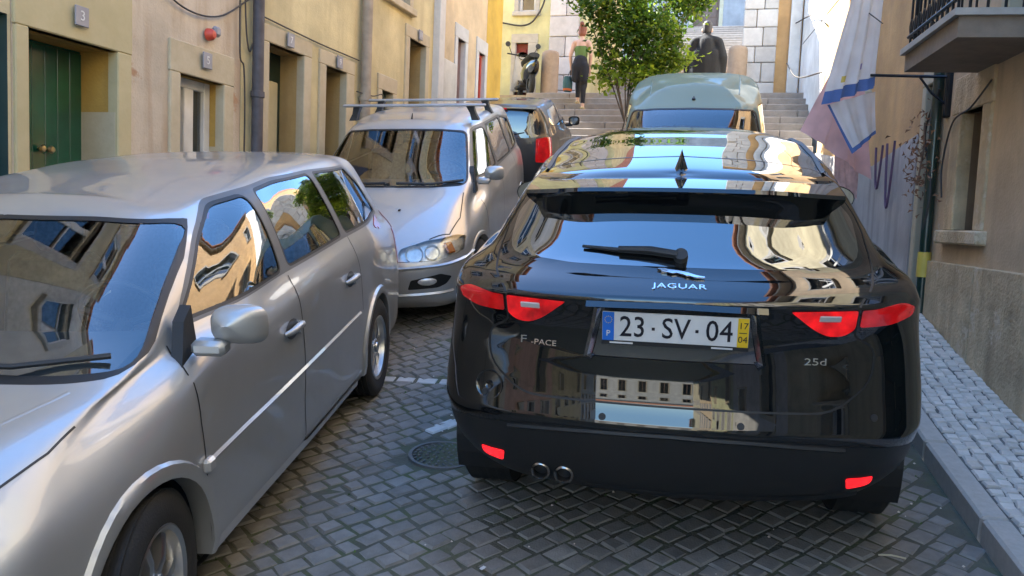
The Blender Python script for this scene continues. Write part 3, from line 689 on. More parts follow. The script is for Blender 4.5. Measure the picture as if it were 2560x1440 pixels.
    # door mirrors
    for sg in (1, -1):
        m_ = MB(); c = Vector((S(3.05), 1.03*sg, 1.155)); G = []
        for t in np.linspace(0, 1, 7):
            rx = .10*sqrt(max(.0, 1-(t)**2.2))+.002
            G.append([(c.x+.02+.14*t*.9-.05, c.y+rx/.10*.125*cos(a), c.z+rx/.10*.085*sin(a)) for a in np.linspace(0, 2*pi, 17)[:-1]])
        m_.grid(G, closed=True); m_.build('mirror_housing', 'black_paint', root, 50)
        mo = MB(); mo.prism([(c.y+.12*cos(a), c.z+.08*sin(a)) for a in np.linspace(0, 2*pi, 21)[:-1]], c.x-.028, c.x-.034, fn=lambda a, b, h: (h, a, b)); mo.build('mirror_glass', 'mirror', root)
        m2 = MB(); m2.tube([(c.x+.02, .90*sg, 1.10), (c.x+.03, .97*sg, 1.12), (c.x+.03, 1.0*sg, 1.14)], [.05, .04, .04], 8); m2.build('mirror_stalk', 'black_paint', root, 50)
    tub(root, S(.7), S(3.7), .78, .55, .95); seats(root, [(S(2.5), .36, .5), (S(2.5), -.36, .5), (S(1.6), 0, 1.25)], .5, .62); dashboard(root, S(3.5), 1.08, .68)
    return root
suv = build_suv()

# ================================================================== the other parked cars share one builder
def build_car(name, pose, wb, rows, sp, label, group='cars along the street'):
    R_ = [ring_row(*r) for r in rows]
    car = Car(R_, rowseg=sp.get('rowseg', 4), crease=sp.get('crease', ()), colseg=sp.get('colseg', (5, 5, 6, 5, 5, 5, 5, 5, 5, 5, 5, 6, 5, 5)))
    root = empty(name, mat=car_matrix(*pose, wb), label=label, cat='car', group=group)
    ha = wb/2; wr_ = sp['wheel'][0]; ar = sp.get('arch_r', wr_+.05); pm = sp['paint']
    for a in (-ha, ha): car.region('hole', 'side', arch_poly(a, wr_, ar, .05), cond=lambda c: c.y > .5)
    parts = dict(body=('body', pm, 'C', None, 0), hole=None)
    for i, poly in enumerate(sp.get('doors', ())):
        car.region('door%d' % i, 'side', round_poly(poly, .05, 3), cond=lambda c: c.y > .45); parts['door%d' % i] = ('door', pm, 'S', None, 0)
    if 'bonnet' in sp:
        car.region('bonnet', 'top', round_poly(sp['bonnet'], .06, 3), cond=lambda c: c.z > .55); parts['bonnet'] = ('bonnet', pm, 'C', None, 0)
    for k in ('tailgate', 'bumper_front', 'bumper_rear'):
        if k in sp:
            car.region(k, 'rear' if k != 'bumper_front' else 'front', round_poly(sp[k], .02, 3)); parts[k] = (k if k == 'tailgate' else 'bumper', pm, 'C', None, 0)
    if 'dlo' in sp:
        car.region('dlo', 'side', round_poly(sp['dlo'], .05, 4), cond=lambda c: c.z > .85); parts['dlo'] = ('window_frame', sp.get('frame', 'frame_grey'), 'S', None, .0)
    for i, (poly, door) in enumerate(sp.get('windows', ())):
        P = round_poly(poly, .05, 4)
        car.region('seal%d' % i, 'side', P, cond=lambda c: c.z > .85); parts['seal%d' % i] = ('window_seal', sp.get('seal', 'seal'), 'S', door, 0)
        car.region('win%d' % i, 'side', inset_poly(P, .012), cond=lambda c: c.z > .85); parts['win%d' % i] = ('side_window', 'car_glass', 'S', door, -.004)
    if 'windscreen' in sp:
        P = round_poly(sp['windscreen'], .06, 4); car.region('wseal', 'front', P, cond=lambda c: c.z > .8)
        Q = [(x if x > 0 else -.05, z) for x, z in inset_poly(P, .013)]; car.region('wscreen', 'front', Q, cond=lambda c: c.z > .8)
        parts['wseal'] = ('windscreen_seal', 'seal', 'C', None, 0); parts['wscreen'] = ('windscreen', 'car_glass', 'C', None, -.003)
    if 'rear_window' in sp:
        P = round_poly(sp['rear_window'], .06, 4); car.region('rwin', 'rear', P, cond=lambda c: c.z > .8); parts['rwin'] = ('rear_window', sp.get('rear_glass', 'car_glass'), 'C', None, -.002)
    for i, (ax, poly, mat, nm, off) in enumerate(sp.get('lights', ())):
        car.region('lt%d' % i, ax, round_poly(poly, .02, 3)); parts['lt%d' % i] = (nm, mat, 'S', None, off)
    for i, (ax, poly, mat, nm, off, mode) in enumerate(sp.get('panels', ())):
        car.region('pn%d' % i, ax, round_poly(poly, .015, 3)); parts['pn%d' % i] = (nm, mat, mode, None, off)
    car.finish(root, parts)
    # shut lines, one part for each
    for ax, pts, w in sp.get('lines', ()):
        if ax in ('side', 'top'):
            for sg in (1, -1):
                mb = MB(); car.ribbon(mb, ax, pts, w, .0012, mirror=False)
                if sg < 0: mb.v = [(x, -y, z) for x, y, z in mb.v]
                mb.build('shut_line', 'seal', root)
        else:
            pts = [(-a, b) for a, b in pts[::-1]]+list(pts)
            mb = MB(); car.ribbon(mb, ax, pts, w, .0012, mirror=False); mb.build('shut_line', 'seal', root)
    ww = sp['wheel']
    for a in (-ha, ha):
        wheelhouse(root, a, wr_+.03, ww[4], .45)
        car.arch(root, a, wr_, ar, -14 if a > 0 else -10, 190 if a > 0 else 194, sp.get('arch_mat', pm), sp.get('arch_w', .05), sp.get('arch_out', .012))
        for y in (1, -1): wheel(root, a, y*ww[4], wr_, ww[1], ww[2], ww[3], ww[5], steer=sp.get('steer', 0) if a > 0 else 0)
    MB().box((0, 0, .20), (wb+.9, 1.35, .06), ch=.02).build('undertray', 'seal', root)
    return root, car
def wing_mirror(root, x, y, z, mat, s=1.):
    for sg in (1, -1):
        m_ = MB(); G = []
        for t in np.linspace(0, 1, 9):
            k = sqrt(max(0., 1-t**2.4))+.01; cx = x-.055+.13*t*s
            G.append([(cx, sg*(y+.010*cos(a)+k*.104*s*np.sign(cos(a))*abs(cos(a))**.6-.03*t), z+.012*t+k*.094*s*np.sign(sin(a))*abs(sin(a))**.6) for a in np.linspace(0, 2*pi, 25)[:-1]])
        m_.grid(G, closed=True); hs = m_.build('wing_mirror', mat, root, 60)
        g = MB(); g.prism([(sg*y+.096*s*np.sign(cos(a))*abs(cos(a))**.75, z+.075*s*np.sign(sin(a))*abs(sin(a))**.75) for a in np.linspace(0, 2*pi, 25)[:-1]], x-.050, x-.058, fn=lambda a, b, h: (h, a, b)); g.build('mirror_glass', 'mirror', hs)
        st = MB(); st.box((x+.02, sg*(y-.09), z-.094*s+.004), (.075, .12, .055), ch=.016); st.build('mirror_foot', mat, hs, 40)
        sl = MB(); sl.prism([(x+.12, z-.15), (x-.02, z-.15), (x-.06, z+.06), (x+.02, z+.02)], sg*(y-.19), sg*(y-.15), fn=lambda a, b, h: (a, h-sg*.25*max(0, b-z+.10), b)); sl.build('mirror_sail', 'black_plastic', hs)
def door_handle(car, root, x, z, mat, L=.20):
    for sg, k in ((1, 0), (-1, 1)):
        p, n = car.proj('side', x, z); F = MB(); rec = MB()
        rec.lathe([(.0001, .0015), (.040, .0015), (.044, .0005)], 20); rec.xform(Matrix.Translation(Vector((p.x, p.y, p.z))) @ Vector((0, 0, 1)).rotation_difference(n).to_matrix().to_4x4() @ Matrix.Diagonal((1.75, 1, 1, 1)))  # flat disc; the shade of the grip hollow is put into its colour
        pts = []
        for t in np.linspace(-1, 1, 9):
            q, nn = car.proj('side', x+t*L/2, z+.010*(1-t*t)+t*-.004); pts.append(q+nn*(.030*(1-t**4)+.002))
        F.tube(pts, [.010, .014, .016, .017, .017, .017, .016, .015, .010], 8)
        lk = MB(); q, nn = car.proj('side', x-.085, z-.030); lk.tube([q-nn*.002, q+nn*.010], [.014, .012], 10)
        for m_ in (rec, F, lk):
            if sg < 0: m_.v = [(a, -b, c) for a, b, c in m_.v]
        h = F.build('door_handle', mat, root, 50); rec.build('handle_recess_shade', 'handle_shadow', h, 40); lk.build('lock', mat, h, 40)
plain('headlamp', (.42, .45, .48), .12, metal=.5, coat=1, var=.3, scale=14)
plain('handle_shadow', (.10, .10, .10), .35, metal=.5)
plain('frame_grey', (.11, .11, .11), .45)

plain('bar_alu', (.45, .45, .45), .4, metal=.6)
plain('seat_cloth', (.17, .165, .16), .9, var=.3, scale=40)
plain('gloss_glass2', (.008, .010, .014), .03, spec=1.0, coat=1.0, coatr=.02, var=.02)
# ---- silver estate, nose towards us on the left
rows1 = [(-2.36, .74, .12, 2.22, .72, .22, .80, .17), (-2.44, .83, .16, 2.31, .82, .30, .885, [.30, .28, .25, .25, .25, .26, .26]),
    (-2.475, .85, .17, 2.36, .85, .33, .898, .45), (-2.485, .855, .17, 2.375, .855, .34, .906, .60), (-2.46, .85, .17, 2.33, .84, .36, .906, [.80, .80, .80, .78, .74, .70, .68]),
    (-2.43, .83, .18, 2.24, .80, .38, .897, [.96, .97, .96, .93, .86, .78, .76]), (-2.40, .80, .2, 1.90, .76, .30, .878, [1.03, 1.045, 1.035, 1.005, .955, .90, .90]),
    (-2.36, .765, .22, 1.40, .77, .15, .85, [1.075, 1.105, 1.11, 1.07, 1.03, .985, .985]), (-2.22, .70, .20, 1.06, .70, .22, .775, [1.28, 1.28, 1.29, 1.275, 1.25, 1.19, 1.2]),
    (-2.06, .615, .15, .72, .60, .16, .675, [1.465, 1.465, 1.48, 1.465, 1.42, 1.36, 1.385]), (-1.98, .56, .14, .64, .55, .14, .61, [1.505, 1.505, 1.52, 1.505, 1.46, 1.40, 1.42]),
    (-1.92, .33, .1, .54, .32, .1, .36, [1.525, 1.528, 1.545, 1.53, 1.49, 1.44, 1.45]), (-1.88, .0, .05, .50, .0, .05, .0, [1.53, 1.535, 1.553, 1.54, 1.50, 1.453, 1.457])]
spec1 = dict(paint='silver', wheel=(.315, .20, .205, 7, .80, 'alloy'), arch_r=.355, arch_w=.052, arch_out=.016, steer=radians(6), seal='seal',
    doors=([(1.06, .27), (1.08, .9), (1.02, 1.0), (.30, 1.445), (.055, 1.465), (.055, .27)], [(.05, .27), (.05, 1.465), (-.80, 1.50), (-.95, 1.15), (-1.0, .80), (-.99, .60), (-.86, .27)]),
    dlo=[(.98, 1.030), (.60, 1.052), (.10, 1.074), (-.85, 1.100), (-1.98, 1.118), (-1.80, 1.36), (-1.53, 1.470), (-.78, 1.482), (-.3, 1.473), (.06, 1.446), (.30, 1.418), (.54, 1.305), (.78, 1.160)],
    windows=(([(.945, 1.045), (.095, 1.083), (.055, 1.432), (.29, 1.405), (.525, 1.294), (.76, 1.150)], 'door0'), ([(.02, 1.088), (-.85, 1.113), (-.775, 1.468), (-.3, 1.460), (-.02, 1.438)], 'door1'), ([(-.915, 1.116), (-1.95, 1.133), (-1.78, 1.35), (-1.52, 1.458), (-.83, 1.470)], None)),
    windscreen=[(-.05, .975), (.40, .975), (.775, .972), (.70, 1.17), (.622, 1.368), (.35, 1.388), (-.05, 1.394)], rear_window=[(-.05, 1.10), (.66, 1.10), (.58, 1.43), (-.05, 1.45)],
    bonnet=[(1.47, -.05), (1.42, .40), (1.30, .735), (1.54, .765), (1.82, .72), (2.06, .60), (2.20, .30), (2.22, -.05)],
    bumper_front=[(-.05, .15), (1.0, .15), (1.0, .56), (.75, .60), (-.05, .60)], bumper_rear=[(-.05, .15), (1.0, .15), (1.0, .58), (-.05, .60)],
    lights=(('front', [(.34, .60), (.38, .715), (.56, .750), (.675, .745), (.69, .70), (.62, .62)], 'headlamp', 'headlight', .003), ('rear', [(.66, .70), (.66, 1.06), (.74, 1.13), (.83, 1.08), (.85, .72)], 'red_lens', 'tail_light', .004), ('side', [(-2.55, .70), (-2.55, 1.08), (-2.34, 1.10), (-2.27, .92), (-2.30, .72)], 'red_lens', 'tail_light', .003)),
    lines=(('side', [(1.06, .28), (1.085, .58), (1.098, .75), (1.085, .92), (1.04, 1.0)], .007), ('side', [(.055, 1.06), (.05, .70), (.055, .28)], .008), ('side', [(-.93, 1.10), (-.99, .86), (-1.0, .66)], .007), ('side', [(1.06, .275), (.09, .27), (-.86, .275)], .006),
        ('top', [(1.54, .748), (1.66, .744), (1.82, .715), (2.0, .625)], .007), ('rear', [(0, .62), (.80, .62)], .008)))
est, c1 = build_car('silver_estate_car', (-2.822, 3.315, 191.6), 2.83, rows1, spec1, 'silver estate car nose towards us, nearest on the left')
wing_mirror(est, .98, .995, 1.055, 'silver', .74)
door_handle(c1, est, .185, .845, 'silver'); door_handle(c1, est, -.775, .885, 'silver')
for sg in (1, -1):
    mb = MB(); c1.ribbon(mb, 'side', [(1.06, .60), (.5, .612), (0, .628), (-.94, .655)], .022, .001, mirror=False, h=.009); mb.v = [(x, y*sg, z) for x, y, z in mb.v]; mb.build('door_moulding', 'silver', est, 70)
    mb = MB(); c1.ribbon(mb, 'side', [(1.04, .262), (.5, .255), (-.2, .247), (-.90, .238)], .05, .0, mirror=False, h=.014); mb.v = [(x, y*sg, z) for x, y, z in mb.v]; mb.build('sill', 'silver', est, 50)
    mb = MB(); p, n = c1.proj('side', 1.085, .598); mb.box((p.x, p.y+.01, p.z), (.06, .03, .05), ch=.01); mb.v = [(x, y*sg, z) for x, y, z in mb.v]; mb.build('side_repeater', 'silver_warm', est)
for sg in (1, -1): mb = MB(); c1.ribbon(mb, 'top', [(1.42, .66), (1.64, .58), (1.95, .45)], .016, .0, mirror=False, h=.0025); mb.v = [(x, y*sg, z) for x, y, z in mb.v]; mb.build('bonnet_crease', 'silver', est, 60)
for pts in ([(.15, 1.005), (.45, 1.0), (.70, 1.01)], [(-.55, 1.0), (-.25, 1.0), (.05, 1.005)]):
    mb = MB(); mb.tube([c1.proj('front', a, b)[0]+Vector((.02, 0, .015)) for a, b in pts], .010, 6); mb.build('wiper', 'black_plastic', est, 40)
tub(est, -1.9, 1.1, .74, .32, .9); seats(est, [(.25, .36, .5), (.25, -.36, .5), (-.65, 0, 1.22)], .5, .40, 'seat_cloth'); dashboard(est, 1.15, .965, .66)
# ---- silver people carrier with roof bars behind it
rows2 = [(-2.0, .72, .12, 2.02, .70, .22, .78, .18), (-2.06, .80, .14, 2.12, .78, .30, .835, .26), (-2.09, .82, .15, 2.17, .80, .34, .85, .42), (-2.09, .82, .15, 2.18, .80, .35, .853, .54),
    (-2.08, .82, .15, 2.12, .79, .36, .853, [.75, .75, .76, .75, .72, .68, .66]), (-2.06, .80, .16, 2.02, .76, .38, .845, [.93, .94, .93, .90, .85, .78, .76]), (-2.04, .78, .16, 1.72, .73, .32, .825, [1.0, 1.01, 1.01, .98, .95, .93, .93]),
    (-2.02, .755, .17, 1.38, .73, .18, .80, [1.04, 1.06, 1.07, 1.06, 1.05, 1.045, 1.04]), (-1.93, .70, .16, 1.0, .67, .2, .73, [1.27, 1.27, 1.28, 1.27, 1.27, 1.25, 1.25]), (-1.80, .62, .14, .62, .585, .14, .64, [1.50, 1.50, 1.515, 1.515, 1.50, 1.465, 1.47]),
    (-1.72, .56, .12, .55, .53, .12, .58, [1.535, 1.54, 1.555, 1.555, 1.54, 1.505, 1.51]), (-1.66, .33, .1, .47, .31, .1, .34, [1.56, 1.565, 1.58, 1.585, 1.57, 1.54, 1.54]), (-1.62, .0, .05, .43, .0, .05, .0, [1.565, 1.57, 1.587, 1.592, 1.577, 1.55, 1.548])]
spec2 = dict(paint='silver_warm', wheel=(.30, .19, .19, 6, .745, 'alloy'), arch_r=.345, arch_w=.035, arch_out=.008, rowseg=3, colseg=(4, 4, 5, 4, 4, 4, 4, 4, 4, 4, 4, 6, 6, 5),
    doors=([(1.02, .26), (1.05, .9), (1.10, 1.03), (.42, 1.47), (.08, 1.50), (.08, .26)], [(.075, .26), (.075, 1.50), (-.85, 1.51), (-.93, 1.05), (-.98, .7), (-.85, .26)]),
    dlo=[(1.14, 1.055), (-.85, 1.075), (-1.75, 1.085), (-1.56, 1.42), (-.86, 1.492), (.05, 1.485), (.46, 1.455)],
    windows=(([(1.02, 1.07), (.13, 1.09), (.10, 1.46), (.42, 1.44)], 'door0'), ([(.06, 1.09), (-.85, 1.09), (-.80, 1.475), (.03, 1.468)], 'door1'), ([(-.93, 1.095), (-1.70, 1.10), (-1.52, 1.40), (-.88, 1.475)], None)),
    windscreen=[(-.05, 1.05), (.40, 1.05), (.70, 1.055), (.575, 1.455), (.35, 1.475), (-.05, 1.48)],
    bonnet=[(1.46, -.05), (1.42, .38), (1.30, .68), (1.6, .70), (1.85, .66), (1.98, .50), (2.05, .25), (2.06, -.05)],
    bumper_front=[(-.05, .15), (1.0, .15), (1.0, .53), (.78, .545), (.70, .56), (-.05, .56)],
    lights=(('front', [(.285, .590), (.31, .685), (.50, .735), (.70, .75), (.765, .72), (.765, .63), (.60, .592)], 'lamp_glass', 'headlight', .004),),
    panels=(('front', [(.365, .365), (.395, .445), (.625, .49), (.70, .455), (.66, .40), (.60, .375)], 'seal', 'fog_light_recess', -.004, 'S'),),
    lines=(('side', [(1.03, .28), (1.06, .9)], .008), ('side', [(.08, 1.08), (.08, .28)], .008), ('side', [(-.90, 1.07), (-.97, .72)], .008), ('top', [(1.32, .68), (1.6, .70), (1.85, .66), (1.97, .52)], .010)))
mpv, c2 = build_car('silver_people_carrier', (-3.22, 8.10, 188.6), 2.67, rows2, spec2, 'silver people carrier with roof bars behind the silver estate')
wing_mirror(mpv, 1.0, .90, 1.12, 'silver_warm', .68)
for pts in ([(.10, 1.07), (.40, 1.065), (.66, 1.08)], [(-.60, 1.08), (-.30, 1.065), (.0, 1.07)]):
    mb = MB(); mb.tube([c2.proj('front', a, b)[0]+Vector((.02, 0, .015)) for a, b in pts], .012, 6); mb.build('wiper', 'black_plastic', mpv, 40)
for sg in (1, -1):
    hl = next(o for o in mpv.children if o.name.startswith('headlight') and (o.data.vertices[0].co.y > 0) == (sg > 0))
    F = surf_frame(c2, 'front', .42*sg, .655, -.055); e = MB(); e.lathe([(.0001, -.03), (.03, -.028), (.055, -.01), (.072, .02), (.072, .03)], 20); e.xform(F); e.build('reflector_bowl', 'lamp_bowl', hl, 50)
    F = surf_frame(c2, 'front', .56*sg, .665, -.050); e = MB(); e.lathe([(.0001, -.03), (.03, -.028), (.05, -.01), (.062, .02)], 20); e.xform(F); e.build('reflector_bowl', 'lamp_bowl', hl, 50)
    F = surf_frame(c2, 'front', .69*sg, .680, -.03); e = MB(); e.box((0, 0, 0), (.085, .095, .02), ch=.01, M=F); e.build('indicator', 'amber', hl)
    G = [[c2.proj('front', a*sg, b)[0]-Vector((.065, 0, 0)) for a in np.linspace(.27, .76, 6)] for b in (.58, .66, .75)]; MB().grid(G).build('lamp_back', 'lamp_bowl', hl, 50)
    F = surf_frame(c2, 'front', .52*sg, .428, -.002); e = MB(); e.lathe([(.0001, .012), (.028, .012), (.042, .004), (.046, -.01)], 20); e.xform(F @ Matrix.Diagonal((1.7, .72, 1, 1))); e.build('fog_light', 'lamp_bowl', mpv, 40)
    rl = MB()
mb = MB(); c2.ribbon(mb, 'front', [(-.80, .565), (-.6, .552), (-.3, .54), (0, .54), (.3, .54), (.6, .552), (.80, .565)], .03, .001, mirror=False, h=.016); mb.build('bumper_strip', 'silver_warm', mpv, 50)
mb = MB(); c2.ribbon(mb, 'front', [(-.70, .33), (-.4, .318), (0, .31), (.4, .318), (.70, .33)], .03, .001, mirror=False, h=.012); mb.build('bumper_strip', 'silver_warm', mpv, 50)
mb = MB(); p, n = c2.proj('top', 1.72, .22); mb.box((p.x, p.y, p.z+.004), (.03, .02, .012), ch=.004); mb.build('washer_jet', 'black_plastic', mpv)
mb = MB(); mb.tube([(.40, .02, 1.545), (.36, .02, 1.60)], [.012, .004], 6); mb.build('antenna', 'black_plastic', mpv)
for x in (.22, -.62):
    rk = MB(); rk.box((x, 0, 1.665), (.055, 1.42, .026), ch=.010); bar = rk.build('roof_bar', 'bar_alu', mpv, 30)
    for y in (.56, -.56):
        f = MB(); G = []
        for t, w_, d_ in ((0, .05, .06), (.5, .035, .045), (1, .05, .055)): G.append([(x+w_*a, y+(.05 if y > 0 else -.05)*(1-t)+d_*b*.6, 1.525+t*.13) for a, b in ((-1, -1), (1, -1), (1, 1), (-1, 1))])
        f.grid(G, closed=True); f.add(G[0], [(0, 1, 2, 3)]); f.build('bar_foot', 'black_plastic', bar, 30)
tub(mpv, -1.7, 1.2, .70, .35, .95); seats(mpv, [(.30, .34, .48), (.30, -.34, .48), (-.6, 0, 1.15)], .5, .50, 'seat_cloth'); dashboard(mpv, 1.12, 1.03, .62)
# ---- dark hatchback further up, tail towards us
rows3 = [(-1.66, .68, .1, 1.6, .68, .2, .74, .2), (-1.74, .77, .14, 1.68, .76, .3, .80, .3), (-1.78, .79, .16, 1.72, .78, .32, .815, .48), (-1.78, .79, .16, 1.7, .78, .33, .82, .66), (-1.77, .78, .16, 1.62, .76, .34, .815, [.84, .84, .84, .80, .76, .72, .72]),
    (-1.76, .765, .17, 1.35, .72, .3, .80, [.97, .98, .96, .93, .90, .86, .86]), (-1.75, .735, .18, .98, .69, .2, .77, [1.03, 1.05, 1.06, 1.0, .96, .95, .95]), (-1.71, .69, .16, .70, .63, .2, .71, [1.22, 1.22, 1.22, 1.2, 1.18, 1.17, 1.17]),
    (-1.66, .60, .14, .35, .55, .14, .62, [1.38, 1.38, 1.39, 1.39, 1.38, 1.35, 1.36]), (-1.60, .54, .12, .28, .5, .12, .56, [1.41, 1.41, 1.425, 1.43, 1.42, 1.39, 1.40]), (-1.54, .3, .1, .2, .28, .1, .32, [1.435, 1.435, 1.45, 1.455, 1.445, 1.42, 1.425]), (-1.5, .0, .05, .15, .0, .05, .0, [1.44, 1.44, 1.455, 1.46, 1.45, 1.43, 1.43])]
spec3 = dict(paint='dark_grey_paint', wheel=(.28, .17, .18, 6, .72, 'alloy'), arch_r=.32, rowseg=3, colseg=(4, 5, 5, 4, 4, 4, 4, 4, 4, 4, 4, 4, 4, 4),
    doors=([(.95, .26), (.95, .92), (.30, 1.37), (-.30, 1.385), (-.30, .26)], [(-.305, .26), (-.305, 1.385), (-.95, 1.38), (-1.10, 1.0), (-1.0, .7), (-.9, .26)]),
    windows=(([(.82, 1.0), (-.25, 1.03), (-.24, 1.36), (.22, 1.345)], 'door0'), ([(-.32, 1.035), (-1.32, 1.12), (-1.18, 1.34), (-.31, 1.362)], 'door1')),
    windscreen=[(-.05, .97), (.64, .97), (.54, 1.34), (-.05, 1.35)], rear_window=[(-.05, .99), (.60, 1.0), (.64, 1.10), (.58, 1.355), (-.05, 1.365)], rear_glass='gloss_glass2',
    tailgate=[(-.05, .62), (.56, .62), (.565, .98), (.66, 1.03), (.60, 1.375), (-.05, 1.385)],
    lights=(('rear', [(.570, .665), (.575, .98), (.70, .995), (.79, .975), (.80, .74), (.73, .655)], 'red_lens2', 'tail_light', .006),),
    lines=(('rear', [(0, .62), (.56, .62), (.568, .66)], .010),))
hat, c3 = build_car('dark_hatchback', (-3.60, 12.85, 6), 2.35, rows3, spec3, 'dark hatchback with red tail light, beyond the people carrier')
wing_mirror(hat, .70, .85, 1.02, 'dark_grey_paint', .75)
mb = MB(); mb.grid([[(-1.50-.10*t+.03*(y/.58)**2*-1, y, 1.43-.025*t-.02*(y/.58)**2) for t in (0, 1)]+[(-1.70, y, 1.395-.02*(y/.58)**2), (-1.66, y, 1.375-.02*(y/.58)**2)] for y in np.linspace(-.57, .57, 13)]); mb.build('roof_spoiler', 'dark_grey_paint', hat, 50)
MB().box((-1.712, .0, 1.388), (.02, .36, .020), ch=.004).build('high_brake_light', 'red_lens2', hat)
mb = MB(); c3.ribbon(mb, 'rear', [(-.13, .855), (0, .86), (.13, .855)], .03, .002, mirror=False, h=.02); mb.build('tailgate_handle', 'chrome', hat, 40)
F = surf_frame(c3, 'rear', 0, .74, .006); pl = MB().box((0, 0, 0), (.52, .11, .006), M=F).build('number_plate', 'plate_white', hat); MB().box((-.238, 0, .0042), (.042, .11, .002), M=F).build('country_band', 'plate_blue', pl); MB().box((.24, 0, .0042), (.038, .11, .002), M=F).build('date_band', 'plate_yellow', pl)
mb = MB(); mb.tube([c3.proj('rear', a, 1.02+b)[0]+Vector((-.015, 0, 0)) for a, b in ((-.05, 0), (-.25, .02), (-.42, .05))], [.014, .009, .006], 6); mb.build('rear_wiper', 'black_plastic', hat)
tub(hat, -1.4, .9, .66, .35, .85); seats(hat, [(.0, .33, .46), (.0, -.33, .46), (-.75, 0, 1.1)], .5, .40); dashboard(hat, .85, .95, .58)
# ---- pale green van facing us beyond the SUV
rows4 = [(-1.95, .70, .1, 1.80, .70, .2, .78, .2), (-2.0, .80, .12, 1.92, .80, .3, .83, .32), (-2.02, .81, .12, 1.98, .81, .32, .835, .55), (-2.02, .81, .12, 1.95, .80, .34, .835, .75), (-2.02, .81, .12, 1.85, .78, .34, .83, [.9, .9, .92, .9, .86, .82, .82]),
    (-2.01, .80, .12, 1.70, .75, .3, .82, [1.0, 1.0, 1.02, 1.0, .98, .95, .95]), (-2.0, .79, .12, 1.45, .72, .25, .80, [1.1, 1.1, 1.12, 1.1, 1.08, 1.05, 1.05]), (-1.97, .75, .12, 1.12, .71, .25, .765, [1.35, 1.35, 1.37, 1.36, 1.34, 1.31, 1.31]),
    (-1.92, .69, .12, .80, .665, .18, .71, [1.68, 1.68, 1.70, 1.70, 1.64, 1.53, 1.54]), (-1.88, .63, .12, .62, .60, .20, .65, [1.76, 1.76, 1.78, 1.77, 1.71, 1.61, 1.62]), (-1.8, .38, .1, .35, .37, .12, .40, [1.81, 1.81, 1.835, 1.83, 1.80, 1.745, 1.75]), (-1.75, .0, .05, .25, .0, .05, .0, [1.815, 1.82, 1.845, 1.84, 1.82, 1.79, 1.785])]
spec4 = dict(paint='pale_green_paint', wheel=(.30, .18, .185, 5, .74, 'steel'), arch_r=.35, rowseg=3, colseg=(4, 4, 5, 4, 4, 4, 4, 4, 4, 4, 4, 6, 6, 6),
    doors=([(1.0, .3), (1.1, .95), (1.05, 1.1), (.55, 1.6), (.0, 1.64), (.0, .3)],),
    windows=(([(1.05, 1.10), (.06, 1.12), (.06, 1.58), (.48, 1.56)], 'door0'),), windscreen=[(-.05, 1.08), (.68, 1.08), (.72, 1.13), (.64, 1.53), (.4, 1.55), (-.05, 1.56)],
    bonnet=[(1.52, -.05), (1.45, .5), (1.40, .68), (1.7, .68), (1.85, .5), (1.9, -.05)],
    lights=(('front', [(.48, .66), (.50, .82), (.72, .84), (.78, .78), (.74, .66)], 'white_lens', 'headlight', .003),), lines=(('side', [(1.05, .35), (1.1, .95)], .008), ('side', [(0, .35), (0, 1.1)], .008)))
van, c4 = build_car('pale_green_van', (-.66, 9.95, 183), 2.7, rows4, spec4, 'pale green van facing us in front of the black SUV')
mb = MB(); p, n = c4.proj('top', .60, .0); mb.tube([p-n*.01, p+n*.02], [.022, .016], 10); mb.tube([p, p+Vector((-.05, 0, .03))], .006, 6); mb.build('antenna', 'black_plastic', van)
for sg in (1, -1):
    mb = MB(); c4.ribbon(mb, 'top', [(.40, .47), (-.3, .50), (-1.5, .50)], .016, .001, mirror=False, h=.004); mb.v = [(x, y*sg, z) for x, y, z in mb.v]; mb.build('roof_rib', 'pale_green_paint', van, 40)
for pts in ([(.08, 1.10), (.36, 1.10), (.62, 1.13)], [(-.60, 1.13), (-.30, 1.10), (-.04, 1.10)]):
    mb = MB(); mb.tube([c4.proj('front', a, b)[0]+Vector((.02, 0, .015)) for a, b in pts], .011, 6); mb.build('wiper', 'black_plastic', van, 40)
mb = MB(); mb.box((.62, 0, 1.46), (.02, .24, .07), ch=.008); mb.build('inside_mirror', 'black_plastic', van)
wing_mirror(van, 1.05, .92, 1.12, 'black_plastic', .8)
tub(van, -.4, 1.2, .70, .4, 1.0); seats(van, [(.1, .34, .48), (.1, -.34, .48)], .5, .55); dashboard(van, 1.15, 1.05, .62)
MB().box((-.42, 0, 1.15), (.03, 1.3, .9)).build('bulkhead', 'interior', van)

# ================================================================== materials of the street
stone('sett', (.15, .138, .12), (.29, .268, .235), .6, 14, .35, .14, .35, wear=.55)
stone('sett_white', (.38, .37, .34), (.60, .58, .54), .6, 14, .3, .15)
stone('limestone_sett', (.50, .43, .355), (.72, .63, .53), .55, 16, .3, .20, .5)
stone('granite', (.38, .335, .28), (.52, .46, .39), .7, 30, .25, .10)
stone('surround', (.40, .335, .215), (.55, .48, .34), .8, 6, .3, .08)
stone('surround_grey', (.33, .31, .27), (.50, .47, .42), .8, 6, .3, .08)
stone('pale_stone', (.42, .40, .37), (.62, .60, .56), .8, 5, .35, .14)
stone('step_stone', (.20, .175, .15), (.34, .305, .265), .8, 7, .4, .12)
stone('brown_stone', (.24, .17, .11), (.38, .28, .19), .85, 8, .4, .08)
plaster('plinth_stone', (.62, .47, .28), stain=(.26, .18, .10), amt=.8, peel=(.62, .50, .34), peel_amt=.56, scale=3.2, bump=.6)
plaster('cream', (.54, .47, .30), stain=(.30, .24, .15), amt=.7)
plaster('beige', (.56, .48, .37), stain=(.34, .22, .12), amt=.9, peel=(.40, .25, .15), peel_amt=.60)
plaster('yellow', (.60, .515, .29), stain=(.40, .33, .18), amt=.65)
plaster('ochre', (.48, .30, .07), stain=(.24, .14, .05), amt=.5)
